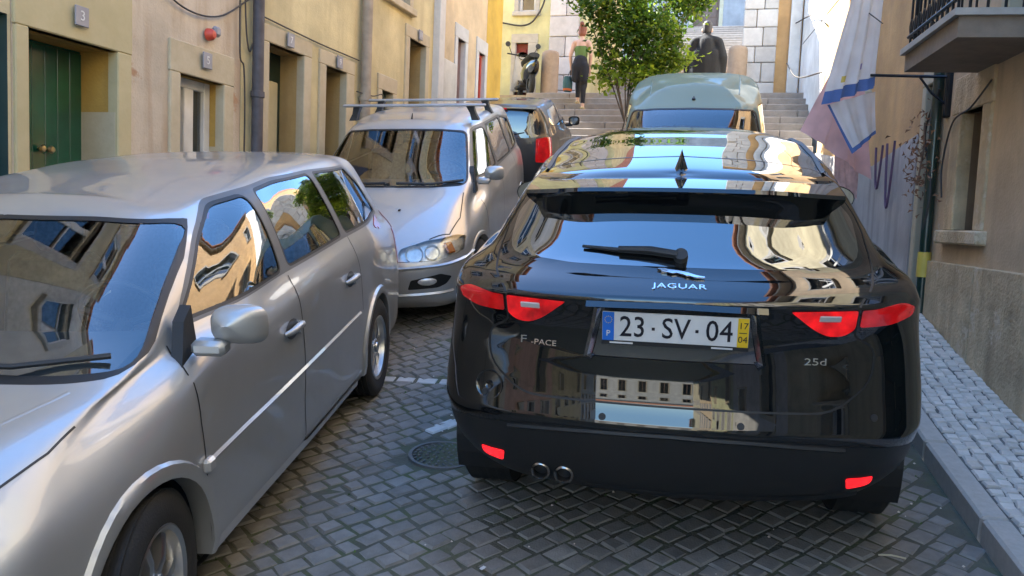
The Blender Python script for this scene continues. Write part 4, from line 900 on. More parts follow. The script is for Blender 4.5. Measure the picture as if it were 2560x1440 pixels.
plaster('ochre2', (.42, .29, .12), stain=(.22, .15, .07), amt=.5)
plaster('peach', (.66, .50, .30), stain=(.5, .4, .28), amt=.3)
plaster('deep_yellow', (.62, .40, .06), stain=(.45, .30, .08), amt=.4)
plaster('pale_yellow', (.56, .54, .30), stain=(.34, .33, .22), amt=.4)
plaster('offwhite', (.60, .57, .50), stain=(.40, .37, .32), amt=.5)
plaster('white_wall', (.78, .77, .73), stain=(.6, .58, .54), amt=.3)
plaster('dirty_white', (.50, .47, .44), stain=(.20, .18, .17), amt=.75, peel=(.34, .31, .29), peel_amt=.62)
plaster('tan', (.62, .46, .29), stain=(.38, .28, .18), amt=.75, peel=(.50, .41, .31), peel_amt=.62)
plaster('orange', (.60, .37, .16), stain=(.40, .25, .14), amt=.5)
plaster('grey_wall', (.32, .315, .32), stain=(.22, .21, .21), amt=.5)
plaster('pink', (.58, .38, .33), stain=(.4, .28, .24), amt=.4)
plaster('blue_tiles', (.34, .40, .46), stain=(.25, .28, .32), amt=.3)
plaster('joint', (.105, .10, .070), stain=(.07, .10, .03), amt=.9, scale=3, bump=.6)
plaster('joint_pale', (.15, .14, .125), stain=(.09, .085, .075), amt=.6, scale=6, bump=.6)
plain('green_door', (.012, .085, .045), .22, coat=.6, coatr=.1, var=.25, scale=3)
plain('dark_green', (.010, .030, .022), .35, coat=.4, var=.3)
plain('teal', (.02, .05, .05), .3, coat=.5)
plain('white_frame', (.62, .61, .57), .4)
plain('cream_panel', (.50, .46, .30), .5)
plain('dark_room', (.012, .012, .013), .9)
plain('wood_brown', (.16, .10, .07), .6)
plain('door_pink', (.42, .30, .26), .6)
plain('red_paint', (.55, .07, .04), .45)
plain('dark_red', (.16, .012, .02), .5)
plain('curtain', (.50, .50, .46), .9)
plain('iron', (.02, .021, .024), .45, metal=.6)
plain('pipe_dark', (.07, .065, .075), .6, var=.3, scale=9)
plain('pipe_brown', (.30, .25, .19), .7, var=.25, scale=7)
plain('cable', (.05, .045, .04), .7)
plain('roof_tile', (.40, .17, .09), .85, var=.3)
plain('plaque', (.26, .26, .29), .4)
plain('plaque_digit', (.62, .62, .62), .5)

stone('surround_white', (.50, .48, .44), (.66, .64, .60), .8, 6, .3, .08)
stone('cream_stone', (.42, .36, .20), (.52, .45, .27), .85, 5, .3, .05)
stone('pale_stone2', (.36, .34, .33), (.58, .55, .54), .8, 5, .35, .16)
stone('slab', (.16, .12, .09), (.30, .24, .18), .85, 5, .4, .1)
stone('brown_stone2', (.18, .12, .07), (.32, .23, .14), .85, 5, .4, .08)
plain('print_violet', (.30, .26, .50), .8)
plain('moss', (.06, .10, .02), .9, var=.5, scale=9)
plain('deep_yellow_paint', (.62, .45, .08), .5)
plain('hose_purple', (.13, .07, .13), .5)
plain('dry_leaf', (.22, .11, .06), .8, var=.5, scale=60)
plain('skin', (.55, .33, .23), .55, var=.06)
plain('top_green', (.10, .16, .04), .9, bump=.3, bscale=90)
plain('cloth_black', (.014, .014, .017), .9, bump=.3, bscale=90)
plain('jacket_dark', (.011, .012, .013), .85, bump=.4, bscale=40)
plain('trousers_grey', (.05, .05, .055), .9, bump=.3, bscale=60)
plain('hair_red', (.20, .055, .025), .5, bump=.5, bscale=150)
plain('hair_dark', (.02, .016, .014), .5, bump=.5, bscale=150)
plain('shoe_tan', (.40, .30, .15), .7)
plain('teal_cloth', (.04, .10, .10), .9)
plain('orange_cloth', (.50, .13, .04), .9)
plain('bark', (.12, .085, .055), .9, bump=.6, bscale=50, var=.3)
def thin(name, col, trans, rough=.9, var=.15, scale=8):
    mt = plain(name, col, rough, var=var, scale=scale); t = mt.node_tree; b = t.nodes['Principled BSDF']; tl = t.nodes.new('ShaderNodeBsdfTranslucent'); mx = t.nodes.new('ShaderNodeMixShader'); mx.inputs[0].default_value = trans
    src = b.inputs['Base Color'].links[0].from_socket; t.links.new(src, tl.inputs[0]); t.links.new(b.outputs[0], mx.inputs[1]); t.links.new(tl.outputs[0], mx.inputs[2]); t.links.new(mx.outputs[0], t.nodes['Material Output'].inputs[0])
thin('leaf', (.085, .17, .02), .5, .5, .5, 3.); thin('leaf_young', (.26, .36, .03), .55, .5, .4, 3.)
thin('sheet_white', (.74, .71, .68), .45, .9, .10, 5.); thin('hem_blue', (.10, .17, .38), .3, .9, .15, 6.); thin('sheet_pink', (.72, .47, .45), .5, .9, .2, 4.); thin('sheet_mauve', (.62, .44, .42), .4, .9, .35, 7.)
plain('brass', (.55, .45, .25), .3, metal=1)

# ================================================================== ground
_dg = bpy.context.evaluated_depsgraph_get(); _dg.update()
CAMP = Vector((0, 0, CAM_Z))
def in_view(p, mx=60):
    d = p-CAMP; z = d.dot(_f)
    if z < .2: return False
    return abs(2060*d.dot(_r)/z) < 1280+mx and abs(2060*d.dot(_u)/z) < 720+mx
def visible(p):
    if not in_view(p): return False
    d = p-CAMP; L = d.length; h = scene.ray_cast(_dg, CAMP, d.normalized(), distance=L-.03)
    return not h[0]
def strip(name, x0f, x1f, ys, zf, mat, kind='structure', label=None):
    mb = MB(); mb.grid([[(x0f(y)+(x1f(y)-x0f(y))*t, y, zf(y)) for t in (0, .25, .5, .75, 1)] for y in ys])
    o = mb.build(name, mat, None, 60); o['kind'] = kind
    return o
WX = lambda y: RO.x+RD.x/RD.y*(y-RO.y)           # right wall
KX = lambda y: WX(y)-.665                         # kerb, road side
LK = -4.33
YS = list(np.linspace(-60, 1, 30))+list(np.linspace(1.3, 13.2, 60))
road = strip('road', lambda y: LK, KX, YS, lambda y: zr(y)-.006, 'joint')
left_pav = strip('left_pavement', lambda y: LX-.2, lambda y: LK, YS, lambda y: zr(y)+.10, 'joint_pale')
right_pav = strip('right_pavement', lambda y: KX(y)+.12, lambda y: WX(y)+.3, YS, lambda y: zr(y)+.088, 'joint_pale')
land = MB(); land.grid([[(x, y, zr(-60)-.6-abs(y)*.0) for x in (-900, -60, 60, 900)] for y in (-900, -60, 60, 900)]); land.build('ground', 'joint_pale')['kind'] = 'structure'
def sett_mesh(a, b, h, seed, dome=.006):
    r = random.Random(seed); j = lambda s: r.uniform(-s, s); hx, hy = a/2, b/2; sj = min(a, b)*.07
    base = [(-hx+j(sj), -hy+j(sj)), (hx+j(sj), -hy+j(sj)), (hx+j(sj), hy+j(sj)), (-hx+j(sj), hy+j(sj))]
    V = [(x, y, -h) for x, y in base]+[(x, y, -dome-.004+j(.002)) for x, y in base]+[(x*.80+j(sj*.3), y*.80+j(sj*.3), j(.002)) for x, y in base]
    F = [(8, 9, 10, 11)]+[(4+i, 4+(i+1) % 4, 8+(i+1) % 4, 8+i) for i in range(4)]+[(i, (i+1) % 4, 4+(i+1) % 4, 4+i) for i in range(4)]
    return V, F
def lay_setts(parent, name, cells, mat, matw, limit=300):
    """cells: (x, y, z, rotation, a, b, white?)"""
    prot = {}
    def proto(a, b, k, mt):
        key = (round(a, 3), round(b, 3), k, mt)
        if key not in prot:
            m_ = MB(); V, F = sett_mesh(a, b, .05, hash(key) % 9999); m_.add(V, F); prot[key] = m_.mesh(name, mt, 30)
        return prot[key]
    C = []
    for c in cells:
        p = Vector(c[:3]); C.append((visible(p+Vector((0, 0, .01))), (p-CAMP).length, c))
    C.sort(key=lambda q: (not q[0], q[1])); rest = MB(); n = 0
    for vis, d, (x, y, z, rot, a, b, wh) in C:
        sl = (zr(y+.05)-zr(y-.05))/.1; T = Matrix.Translation((x, y, z)) @ Matrix.Rotation(math.atan(sl), 4, 'X') @ Matrix.Rotation(rot, 4, 'Z')
        T = T @ Matrix.Rotation(random.gauss(0, .013), 4, 'X') @ Matrix.Rotation(random.gauss(0, .013), 4, 'Y')
        if vis and n < limit:
            o = bpy.data.objects.new(name, proto(a, b, random.randrange(8), matw if wh else mat)); COL.objects.link(o); o.parent = parent; o.matrix_local = T; n += 1
        else:
            V, F = sett_mesh(a, b, .03, random.randrange(9999)); rest.add([T @ Vector(v) for v in V], F, matw if wh else mat)
    r = rest.build(name+'s_beyond', None, parent, 30, fixn=False); r['kind'] = 'stuff'
# road setts, laid in slanting courses
cells = []; A_ = radians(-33); ca, sa = cos(A_), sin(A_); pit = .102
DR = Vector((-1.50, 4.10))                         # drain cover
for i in range(-95, 110):
    off = random.uniform(0, .1); u = i*pit
    v = -8+off
    while v < 14:
        L = random.choice((.076, .086, .094, .102, .112, .124, .136)); vc = v+L/2; v += L+.009
        x = u*ca-vc*sa-1.5; y = u*sa+vc*ca+5
        if not (1.2 < y < 13 and LK+.05 < x < KX(y)-.05): continue
        if abs(x-DR.x) < .20 and abs(y-DR.y) < .20: continue
        if abs(y-(5.15+(x+2.26)*.12)) < .062 and x < -.9: continue
        if abs(x-(-1.60+.6*(y-4.55))) < .07 and 4.35 < y < 4.62: continue
        cells.append((x, y, zr(y)+random.gauss(0, .0022), A_+random.gauss(0, .05), pit-random.uniform(.006, .016), L, False))
x = -4.2
while x < -.95:                                    # a course of white setts marks the parking bay
    L = random.uniform(.11, .16); cells.append((x+L/2, 5.15+(x+L/2+2.26)*.12, zr(5.15+(x+2.26)*.12)+.001, .12, L, .105, True)); x += L+.008
for k in range(3): cells.append((-1.60+.6*(.09*k-.12), 4.43+.09*k, zr(4.43+.09*k)+.002, -.5, .10, .12, True))
lay_setts(road, 'sett', cells, 'sett', 'sett_white'); cells_road = cells
# limestone paving on the right pavement
cells = []; A_ = atan2(RD.x, RD.y)*-1
t = -4.2; row = 0
while t < 7.6:
    n = 7; w_ = .50/n
    for q in range(n):
        off = .56-(q+.5)*w_-.02+random.gauss(0, .003); tt = t+(row % 2)*.0+random.gauss(0, .006)+(q % 2)*.033
        p = RW(tt, off-.005); cells.append((p.x, p.y, zr(p.y)+.10+random.gauss(0, .002), A_+random.gauss(0, .09), w_-.007, .066*random.uniform(.85, 1.08), False))
    t += .0735; row += 1
lay_setts(right_pav, 'paving_stone', cells, 'limestone_sett', 'limestone_sett')
t = -5.0; kerb = None
while t < 8:                                       # kerb stones
    L = random.uniform(.85, 1.15); p = RW(t+L/2, .605); sl = math.atan((zr(p.y+.4)-zr(p.y-.4))/.8)
    m_ = MB(); m_.box((0, 0, -.08), (.118, L-.008, .19), ch=.012); o = m_.build('kerb_stone', 'granite', right_pav, 30)
    o.matrix_local = Matrix.Translation((p.x, p.y, zr(p.y)+.095)) @ Matrix.Rotation(sl, 4, 'X') @ Matrix.Rotation(A_, 4, 'Z'); t += L
for k in range(40):
    y = -24+k*1.0; MB().box((LK, y, zr(y)), (.12, .99, .22), ch=.012).build('kerb_stone', 'granite', left_pav, 30) if 1 < y < 13 else None
# moss and grit lodged in the joints between the setts
m_ = MB(); r_ = random.Random(5)
for k in range(1500):
    q = cells_road[r_.randrange(len(cells_road))]; x, y, z, rot, a, b, wh = q
    if not (-2.6 < x < .95 and 2.2 < y < 6) or sin(x*3.1+1)*sin(y*2.7) < .05: continue
    t = r_.uniform(-.5, .5); px, py = (t*a, b/2+.004) if r_.random() < .4 else (a/2+.006, t*b)
    X, Y = x+px*cos(rot)-py*sin(rot), y+px*sin(rot)+py*cos(rot); s0 = r_.uniform(.004, .009); z = zr(Y)-.004
    m_.add([(X-s0, Y, z-.004), (X, Y-s0*1.3, z-.004), (X+s0, Y, z-.004), (X, Y+s0*1.3, z-.004), (X+r_.gauss(0, .002), Y, z+r_.uniform(.004, .012))], [(0, 1, 4), (1, 2, 4), (2, 3, 4), (3, 0, 4)])
tag(m_.build('moss', 'moss', None, fixn=False), 'green moss growing in the joints of the setts', 'moss', kind='stuff')
m_ = MB()
for k in range(70):
    x, y = r_.uniform(-2.4, 1.), r_.uniform(2.2, 6.2); s0 = r_.uniform(.0025, .007); z = zr(y)+.003
    m_.add([(x-s0, y, z), (x, y-s0, z-.002), (x+s0*1.4, y, z), (x, y+s0, z), (x, y, z+s0)], [(0, 1, 4), (1, 2, 4), (2, 3, 4), (3, 0, 4)])
tag(m_.build('grit', 'limestone_sett', None, fixn=False), 'pale grit and crumbs scattered over the setts', 'grit', kind='stuff')
# drain cover
dr = empty('drain_cover', (DR.x, DR.y, zr(DR.y)), 'round cast iron drain cover set in the grey setts', 'drain cover')
dr.rotation_euler = (math.atan(TS), 0, .3)
m_ = MB(); m_.lathe([(.0001, -.012), (.165, -.012), (.168, .002), (.185, .002), (.188, -.02)], 36); m_.build('cover_plate', 'iron_worn', dr, 40) if 'iron_worn' in MATS else m_.build('cover_plate', plain('iron_worn', (.12, .118, .112), .6, metal=.3, bump=.3).name, dr, 40)
m_ = MB()
for r_, n_ in ((.045, 8), (.085, 14), (.125, 20), (.152, 26)):
    for k in range(n_):
        a = 2*pi*(k+.3*(r_ > .1))/n_; T = Matrix.Translation((r_*cos(a), r_*sin(a), -.006)) @ Matrix.Rotation(a+.5, 4, 'Z'); m_.box((0, 0, 0), (.022, .011, .012), ch=.003, M=T)
o = m_.build('cover_studs', 'iron_worn', dr, 30); o['kind'] = 'stuff'
for (x, y, s_, nm, lb, mt) in ((-.93, 3.05, .013, 'litter', 'small white scrap of paper lying on the setts', 'plate_white'), (.66, 3.62, .05, 'dry_stalk', 'thin dry stalk lying on the road by the kerb', 'cream_panel')):
    m_ = MB()
    if nm == 'litter': m_.grid([[(s_*a, s_*b*.8, .012+.006*sin(a*2+b)) for a in (-1, 0, 1)] for b in (-1, 0, 1)])
    else: m_.tube([(-.05, 0, .016), (0, .006, .02), (.055, .002, .016)], .004, 5)
    tag(m_.build(nm, mt, None, 40, (x, y, zr(y))), lb, 'litter' if nm == 'litter' else 'stalk')

# ================================================================== houses
def frame_left(y0=0.): M = Matrix(((0, -1, 0, LX), (1, 0, 0, y0), (0, 0, 1, 0), (0, 0, 0, 1))); return M
def frame_right():
    X = -RD; Y = -RN; M = Matrix((X, Y, Vector((0, 0, 1)))).transposed().to_4x4(); M.translation = RO; return M
def frame_facing(x0, y0):                        # wall that faces down the street towards us; u to the right
    return Matrix(((1, 0, 0, x0), (0, 1, 0, y0), (0, 0, 1, 0), (0, 0, 0, 1)))
def house(name, M, u0, u1, zb, zt, mat, openings, label, depth=5., roof=True, group='houses lining the street'):
    root = empty(name, mat=M @ Matrix.Translation((u0, 0, zb)), label=label, cat='house', group=group)
    L = u1-u0; H = zt-zb
    us = sorted({0., L, *[o['u'][0]-u0 for o in openings], *[o['u'][1]-u0 for o in openings]}); zs = sorted({0., H, *[o['z'][0]-zb for o in openings], *[o['z'][1]-zb for o in openings]})
    w = MB()
    for i in range(len(us)-1):
        for j in range(len(zs)-1):
            cu, cz = (us[i]+us[i+1])/2+u0, (zs[j]+zs[j+1])/2+zb
            if any(o['u'][0] < cu < o['u'][1] and o['z'][0] < cz < o['z'][1] for o in openings): continue
            w.add([(us[i], 0, zs[j]), (us[i+1], 0, zs[j]), (us[i+1], 0, zs[j+1]), (us[i], 0, zs[j+1])], [(0, 1, 2, 3)], mat)
    w.add([(0, 0, 0), (0, depth, 0), (0, depth, H), (0, 0, H)], [(0, 1, 2, 3)], mat); w.add([(L, 0, 0), (L, depth, 0), (L, depth, H), (L, 0, H)], [(3, 2, 1, 0)], mat)
    w.add([(0, depth, 0), (L, depth, 0), (L, depth, H), (0, depth, H)], [(3, 2, 1, 0)], mat); w.add([(0, 0, H), (L, 0, H), (L, depth, H), (0, depth, H)], [(0, 1, 2, 3)], mat)
    w.build('wall', None, root, fixn=False)
    for o in openings: opening(root, o, u0, zb)
    if roof:
        r = MB(); r.prism([(-.35, H-.02), (-.38, H+.06), (depth*.5, H+.06+depth*.28), (depth, H+.02), (depth, H-.02)], .0, L, fn=lambda a, b, h: (h, a, b)); r.build('roof', 'roof_tile', root)
        MB().box((L/2, -.12, H-.12), (L-.01, .24, .16), ch=.03).build('cornice', 'surround_grey', root)
    return root
def opening(root, o, u0, zb):
    (a, b), (c, d) = o['u'], o['z']; a -= u0; b -= u0; c -= zb; d -= zb; dp = o.get('depth', .25); W = b-a; H = d-c
    # reveals
    rv = o.get('reveal', 'surround')
    q = MB(); q.add([(a, 0, c), (a, dp, c), (a, dp, d), (a, 0, d)], [(0, 1, 2, 3)], o.get('reveal_low', rv) if False else rv); q.add([(b, 0, c), (b, dp, c), (b, dp, d), (b, 0, d)], [(3, 2, 1, 0)], rv)
    q.add([(a, 0, d), (a, dp, d), (b, dp, d), (b, 0, d)], [(0, 1, 2, 3)], rv); q.add([(a, 0, c), (b, 0, c), (b, dp, c), (a, dp, c)], [(0, 1, 2, 3)], rv)
    q.build('reveal', None, root, fixn=False)
    if 'reveal_split' in o:                        # lower part of the far reveal in bare stone
        z_ = o['reveal_split']-zb; MB().box((b-.001, dp/2, (c+z_)/2), (.006, dp-.004, z_-c)).build('reveal_base', 'surround', root)
    s = o.get('stone')
    if s:
        sw, sl, sm, pr = s.get('w', .12), s.get('l', .16), s.get('mat', 'surround'), s.get('p', .025)
        for nm, cu, cz, du, dz in (('jamb', a-sw/2+.002, (c+d)/2, sw, H), ('jamb', b+sw/2-.002, (c+d)/2, s.get('wr', sw), H), ('lintel', (a+b)/2+(s.get('wr', sw)-sw)/2, d+sl/2, W+sw+s.get('wr', sw)+.01, sl)):
            if nm == 'jamb' and cu > b: cu = b+s.get('wr', sw)/2-.002
            MB().box((cu, .05-pr, cz), (du, .1, dz), ch=.008).build(nm, sm, root, 30)
        if s.get('sill'): MB().box(((a+b)/2, .03-pr, c-.05), (W+2*sw+.06, .16, .10), ch=.012).build('sill', sm, root, 30)
    k = o.get('kind', 'window'); y = dp
    if k == 'plank_door':
        m_ = MB(); m_.box(((a+b)/2, y+.02, (c+d)/2), (W, .05, H)); dr_ = m_.build('door', o['mat'], root)
        n = o.get('planks', 6)
        for i in range(n): MB().box((a+W*(i+.5)/n, y-.008, (c+d)/2), (W/n-.004, .02, H-.04), ch=.002).build('plank', o['mat'], dr_)
        for kx in (.50, .60):
            kn = MB(); kn.lathe([(.0001, -.055), (.02, -.052), (.03, -.035), (.022, -.018), (.012, -.012), (.012, 0)], 14, 'Y', (a+W*kx, y-.018, .0+o.get('knob', 1.75)-zb)); kn.build('door_knob', 'brass', dr_, 40)
    elif k == 'panel_door':
        m_ = MB(); m_.box(((a+b)/2, y+.02, (c+d)/2), (W, .05, H)); dr_ = m_.build('door', o['mat'], root)
        n = o.get('n', 2)
        for i in range(n):
            for z0, z1, mt in o.get('panels', ((.06, .40, None), (.46, .94, None))):
                w_ = W/n; MB().box((a+w_*(i+.5), y-.008, c+H*(z0+z1)/2), (w_*.62, .03, H*(z1-z0)), ch=.010).build('door_panel', mt or o['mat'], dr_)
        MB().tube([(a+W*.52, y-.03, c+1.0), (a+W*.52, y-.03, c+1.12)], .012, 8).build('door_handle', 'brass', dr_)
    elif k == 'glazed_door' or k == 'window':
        fw = o.get('fw', .06); m_ = MB(); n = o.get('n', 2); bars = o.get('bars', ())
        m_.box((a+fw/2, y, (c+d)/2), (fw, .06, H), ch=.006); m_.box((b-fw/2, y, (c+d)/2), (fw, .06, H), ch=.006); m_.box(((a+b)/2, y+.001, d-fw/2), (W-2*fw, .058, fw), ch=.006); m_.box(((a+b)/2, y+.001, c+fw/2), (W-2*fw, .058, fw), ch=.006)
        for i in range(1, n): m_.box((a+W*i/n, y-.004, (c+d)/2), (fw*1.5, .06, H-2*fw), ch=.006)
        for z_ in bars: m_.box(((a+b)/2, y+.002, c+H*z_), (W-2*fw, .04, fw*.6))
        fr_ = m_.build('glazed_door' if k == 'glazed_door' else 'window', o.get('mat', 'white_frame'), root, 30); zz = [fw/H]+list(bars)+[1-fw/H]
        for i in range(n):
            for z0, z1 in zip(zz[:-1], zz[1:]): MB().box((a+W*(i+.5)/n, y+.012, c+H*(z0+z1)/2), (W/n-fw, .006, H*(z1-z0))).build('pane', 'pane', fr_)
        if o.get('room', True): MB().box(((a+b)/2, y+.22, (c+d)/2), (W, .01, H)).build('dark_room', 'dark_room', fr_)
        if o.get('curtain'): m_ = MB(); m_.grid([[(a+fw+(W-2*fw)*t*o['curtain'], y+.08+.018*sin(t*28), z_) for t in np.linspace(0, 1, 24)] for z_ in (c, d)]); m_.build('curtain', 'curtain', fr_, 60)
def upper_windows(u0, u1, z0s, w=.95, h=1.7, gap=2.1, mats=('white_frame', 'dark_green', 'wood_brown'), reveal='surround_grey', curt=True):
    out = []; n = max(1, int((u1-u0)/gap)); st = (u1-u0)/n
    for z in z0s:
        for i in range(n):
            c = u0+st*(i+.5); out.append(dict(u=(c-w/2, c+w/2), z=(z, z+h), depth=.16, kind='window', mat=mats[i % len(mats)], n=2, bars=(.68,), reveal=reveal, stone=dict(w=.12, l=.14, mat='surround_grey', p=.02, sill=True), curtain=.45 if curt and (i % 2) else None))
    return out
LF = frame_left()
st_ = dict(w=.11, l=.30, wr=.15)
# -- left side, from the far end of the frame's left edge up the street
house('cream_house', LF, 2.3, 4.425, -1.0, 10.4, 'cream', [dict(u=(3.3, 4.40), z=(.55, 2.95), depth=.10, kind='glazed_door', mat='teal', n=2, bars=(.35, .62), fw=.07, reveal='teal')]+upper_windows(2.3, 4.4, (4.6, 7.6)), 'cream house with dark glazed door at the left edge')
b1 = house('beige_house', LF, 4.43, 6.99, -1.0, 10.9, 'beige', [dict(u=(4.55, 5.37), z=(.6, 2.90), depth=.34, kind='plank_door', mat='green_door', planks=7, reveal='ochre', reveal_split=2.44, knob=2.12, stone=dict(w=.11, wr=.15, l=.46, mat='cream_stone')),
    dict(u=(6.10, 6.71), z=(.75, 2.87), depth=.16, kind='glazed_door', mat='white_frame', n=2, fw=.085, reveal='ochre', reveal_split=2.3, stone=dict(w=.13, wr=.15, l=.27))]+upper_windows(4.45, 6.95, (4.7, 7.8)), 'stained beige house with bright green door and white glazed door')
b2 = house('yellow_house', LF, 7.0, 11.93, -.5, 11.6, 'yellow', [dict(u=(7.45, 8.13), z=(.9, 3.41), depth=.28, kind='panel_door', mat='dark_green', n=2, panels=((.10, .30, None), (.36, .88, 'cream_panel')), reveal='ochre2', stone=dict(w=.20, wr=.16, l=.17)),
    dict(u=(8.62, 9.12), z=(.95, 3.40), depth=.26, kind='panel_door', mat='dark_green', n=2, reveal='ochre2', stone=dict(w=.15, wr=.20, l=.16)), dict(u=(10.12, 10.47), z=(2.4, 3.36), depth=.12, kind='window', mat='dark_green', n=1, reveal='surround', stone=dict(w=.12, l=.20)),
    dict(u=(10.99, 11.60), z=(1.6, 4.22), depth=.24, kind='panel_door', mat='dark_green', n=1, reveal='ochre2', stone=dict(w=.14, wr=.12, l=.17)), dict(u=(10.20, 10.95), z=(4.62, 6.3), depth=.15, kind='window', mat='white_frame', n=2, bars=(.6,), reveal='surround', stone=dict(w=.12, l=.14, sill=True)),
    dict(u=(7.6, 8.5), z=(5.0, 6.8), depth=.15, kind='window', mat='white_frame', n=2, bars=(.6,), reveal='surround', stone=dict(w=.12, l=.14, sill=True))]+upper_windows(7.1, 11.8, (8.2,)), 'yellow house with three dark green doors and stone surrounds')
b3 = house('peach_house', LF, 11.94, 14.50, .5, 11.0, 'peach', [dict(u=(12.96, 13.34), z=(2.0, 4.65), depth=.18, kind='panel_door', mat='door_pink', n=1, reveal='door_pink', stone=dict(w=.12, l=.22, mat='surround_white')), dict(u=(14.05, 14.42), z=(2.2, 4.64), depth=.08, kind='glazed_door', mat='red_paint', n=1, bars=(.5,), fw=.05, reveal='red_paint', stone=dict(w=.12, l=.24, mat='surround_white')), dict(u=(12.4, 13.0), z=(5.5, 6.9), depth=.15, kind='window', mat='white_frame', n=2, reveal='surround', stone=dict(w=.1, l=.12, mat='surround_white', sill=True))], 'pale peach house with pink door and red framed door')
MB().box((LX+.012, 12.43, 2.0), (.05, .94, 4.4), ch=.01).build('painted_base', 'offwhite', b3).matrix_parent_inverse = b3.matrix_world.inverted()
MB().box((LX+.05, 12.02, 4.0), (.12, .22, 8.0), ch=.01).build('corner_stones', 'surround_white', b3).matrix_parent_inverse = b3.matrix_world.inverted()
b4 = house('deep_yellow_house', LF, 14.51, 15.45, .5, 6.7, 'deep_yellow', [], 'narrow strip of deep yellow house at the end of the left row', roof=False)
def world_child(mb, name, mat, root, smooth=None):
    """mesh given in world coordinates, made a part of root"""
    mb.xform(root.matrix_world.inverted()); return mb.build(name, mat, root, smooth)
# number plaques over the doors
for rt, u, z, tx in ((b1, 4.98, 3.07, '3'), (b1, 6.42, 3.03, '5'), (b2, 7.80, 3.50, '7'), (b2, 8.88, 3.48, '9'), (b2, 11.3, 4.32, '11')):
    m_ = MB(); m_.box((LX+.052, u, z), (.016, .125, .14), ch=.004); pq = world_child(m_, 'number_plaque', 'plaque', rt)
    t_ = text_mesh('n', tx, .10, .002); t_.transform(Matrix(((0, 0, 1, LX+.061), (1, 0, 0, u), (0, 1, 0, z), (0, 0, 0, 1)))); t_.transform(rt.matrix_world.inverted()); t_.materials.clear(); t_.materials.append(MATS['plaque_digit']); link('plaque_number', t_, pq)
# rain pipes
def rain_pipe(y, r, z0, z1, mat, label, lean=0.):
    e = empty('rain_pipe', (LX+.02+r, y, z0), label, 'pipe', 'rain pipes on the left houses')
    m_ = MB(); m_.tube([(0, 0, 0), (0, lean*.5, (z1-z0)/2), (0, lean, z1-z0)], r, 12); m_.build('pipe', mat, e, 50)
    z = .9
    while z < z1-z0:
        q = MB(); q.lathe([(r+.001, -.03), (r+.012, -.028), (r+.012, .028), (r+.001, .03)], 14, 'Z', (0, lean*z/(z1-z0), z)); q.build('pipe_collar', mat, e, 40); z += 1.35
    return e
rain_pipe(7.17, .055, .6, 10.9, 'pipe_dark', 'dark grey rain pipe between beige and yellow houses')
rain_pipe(9.50, .065, .9, 11.5, 'pipe_brown', 'brown rain pipe on the yellow house')
# red and grey alarm box, cables on the beige house
al = empty('alarm_box', (LX+.02, 6.47, 3.27), 'small red and grey alarm box above the white door', 'alarm box')
m_ = MB(); m_.lathe([(.0001, .07), (.03, .066), (.05, .04), (.055, .0)], 18, 'X'); m_.build('red_dome', 'red_paint', al, 40); MB().box((.03, .075, .04), (.06, .09, .09), ch=.02).build('grey_box', 'plaque', al)
def cable(label, pts, r=.008, mat='cable'):
    P = [Vector(p) for p in pts]; out = []; Q = [P[0]*2-P[1]]+P+[P[-1]*2-P[-2]]
    for i in range(1, len(Q)-2):
        for k in range(8):
            t = k/8; p0, p1, p2, p3 = Q[i-1:i+3]; out.append(.5*((2*p1)+(p2-p0)*t+(2*p0-5*p1+4*p2-p3)*t*t+(3*p1-p0-3*p2+p3)*t**3))
    m_ = MB(); m_.tube(out+[P[-1]], r, 6); o = m_.build('cable', mat, None, 60); return tag(o, label, 'cable', 'cables on the walls')
X_ = LX+.035
cable('cable hanging across the top of the beige house', [(X_, 5.6, 3.62), (X_, 6.1, 3.42), (X_, 6.6, 3.46), (X_, 7.1, 3.75)])
cable('cable running down beside the white door to the pipe', [(X_, 6.92, 3.9), (X_, 6.93, 3.2), (X_, 7.0, 3.05), (X_, 7.02, 2.4), (X_, 6.99, 1.4)])
cable('thin cable looping from the dark pipe', [(X_, 6.98, 4.2), (X_, 7.02, 3.5), (X_, 7.08, 3.25), (X_, 7.15, 3.35)])
cable('level cable over the door heads of the yellow house', [(X_, 7.25, 3.63), (X_, 8.4, 3.60), (X_, 9.4, 3.60)])
cable('short wire stub beside the brown rain pipe', [(X_, 9.35, 3.22), (X_+.1, 9.6, 3.20), (X_+.16, 9.75, 3.24), (X_+.15, 9.78, 3.12)], .007)
# -- right side
RF = frame_right(); ZR0 = -2.0
r1 = house('tan_house', RF, -2.02, 1.0, ZR0, 9.6, 'tan', [dict(u=(-1.50, -1.06), z=(1.80, 2.66), depth=.20, kind='window', mat='dark_green', n=1, fw=.05, reveal='brown_stone2', stone=dict(w=.20, wr=.16, l=.27, mat='plinth_stone', p=.02, sill=True), curtain=.8),
    dict(u=(-.75, .15), z=(3.05, 5.2), depth=.2, kind='window', mat='white_frame', n=2, bars=(.7,), reveal='surround', stone=dict(w=.13, l=.15))]+upper_windows(-1.9, .9, (6.4,)), 'tan house on the right with stained stone base and balcony')
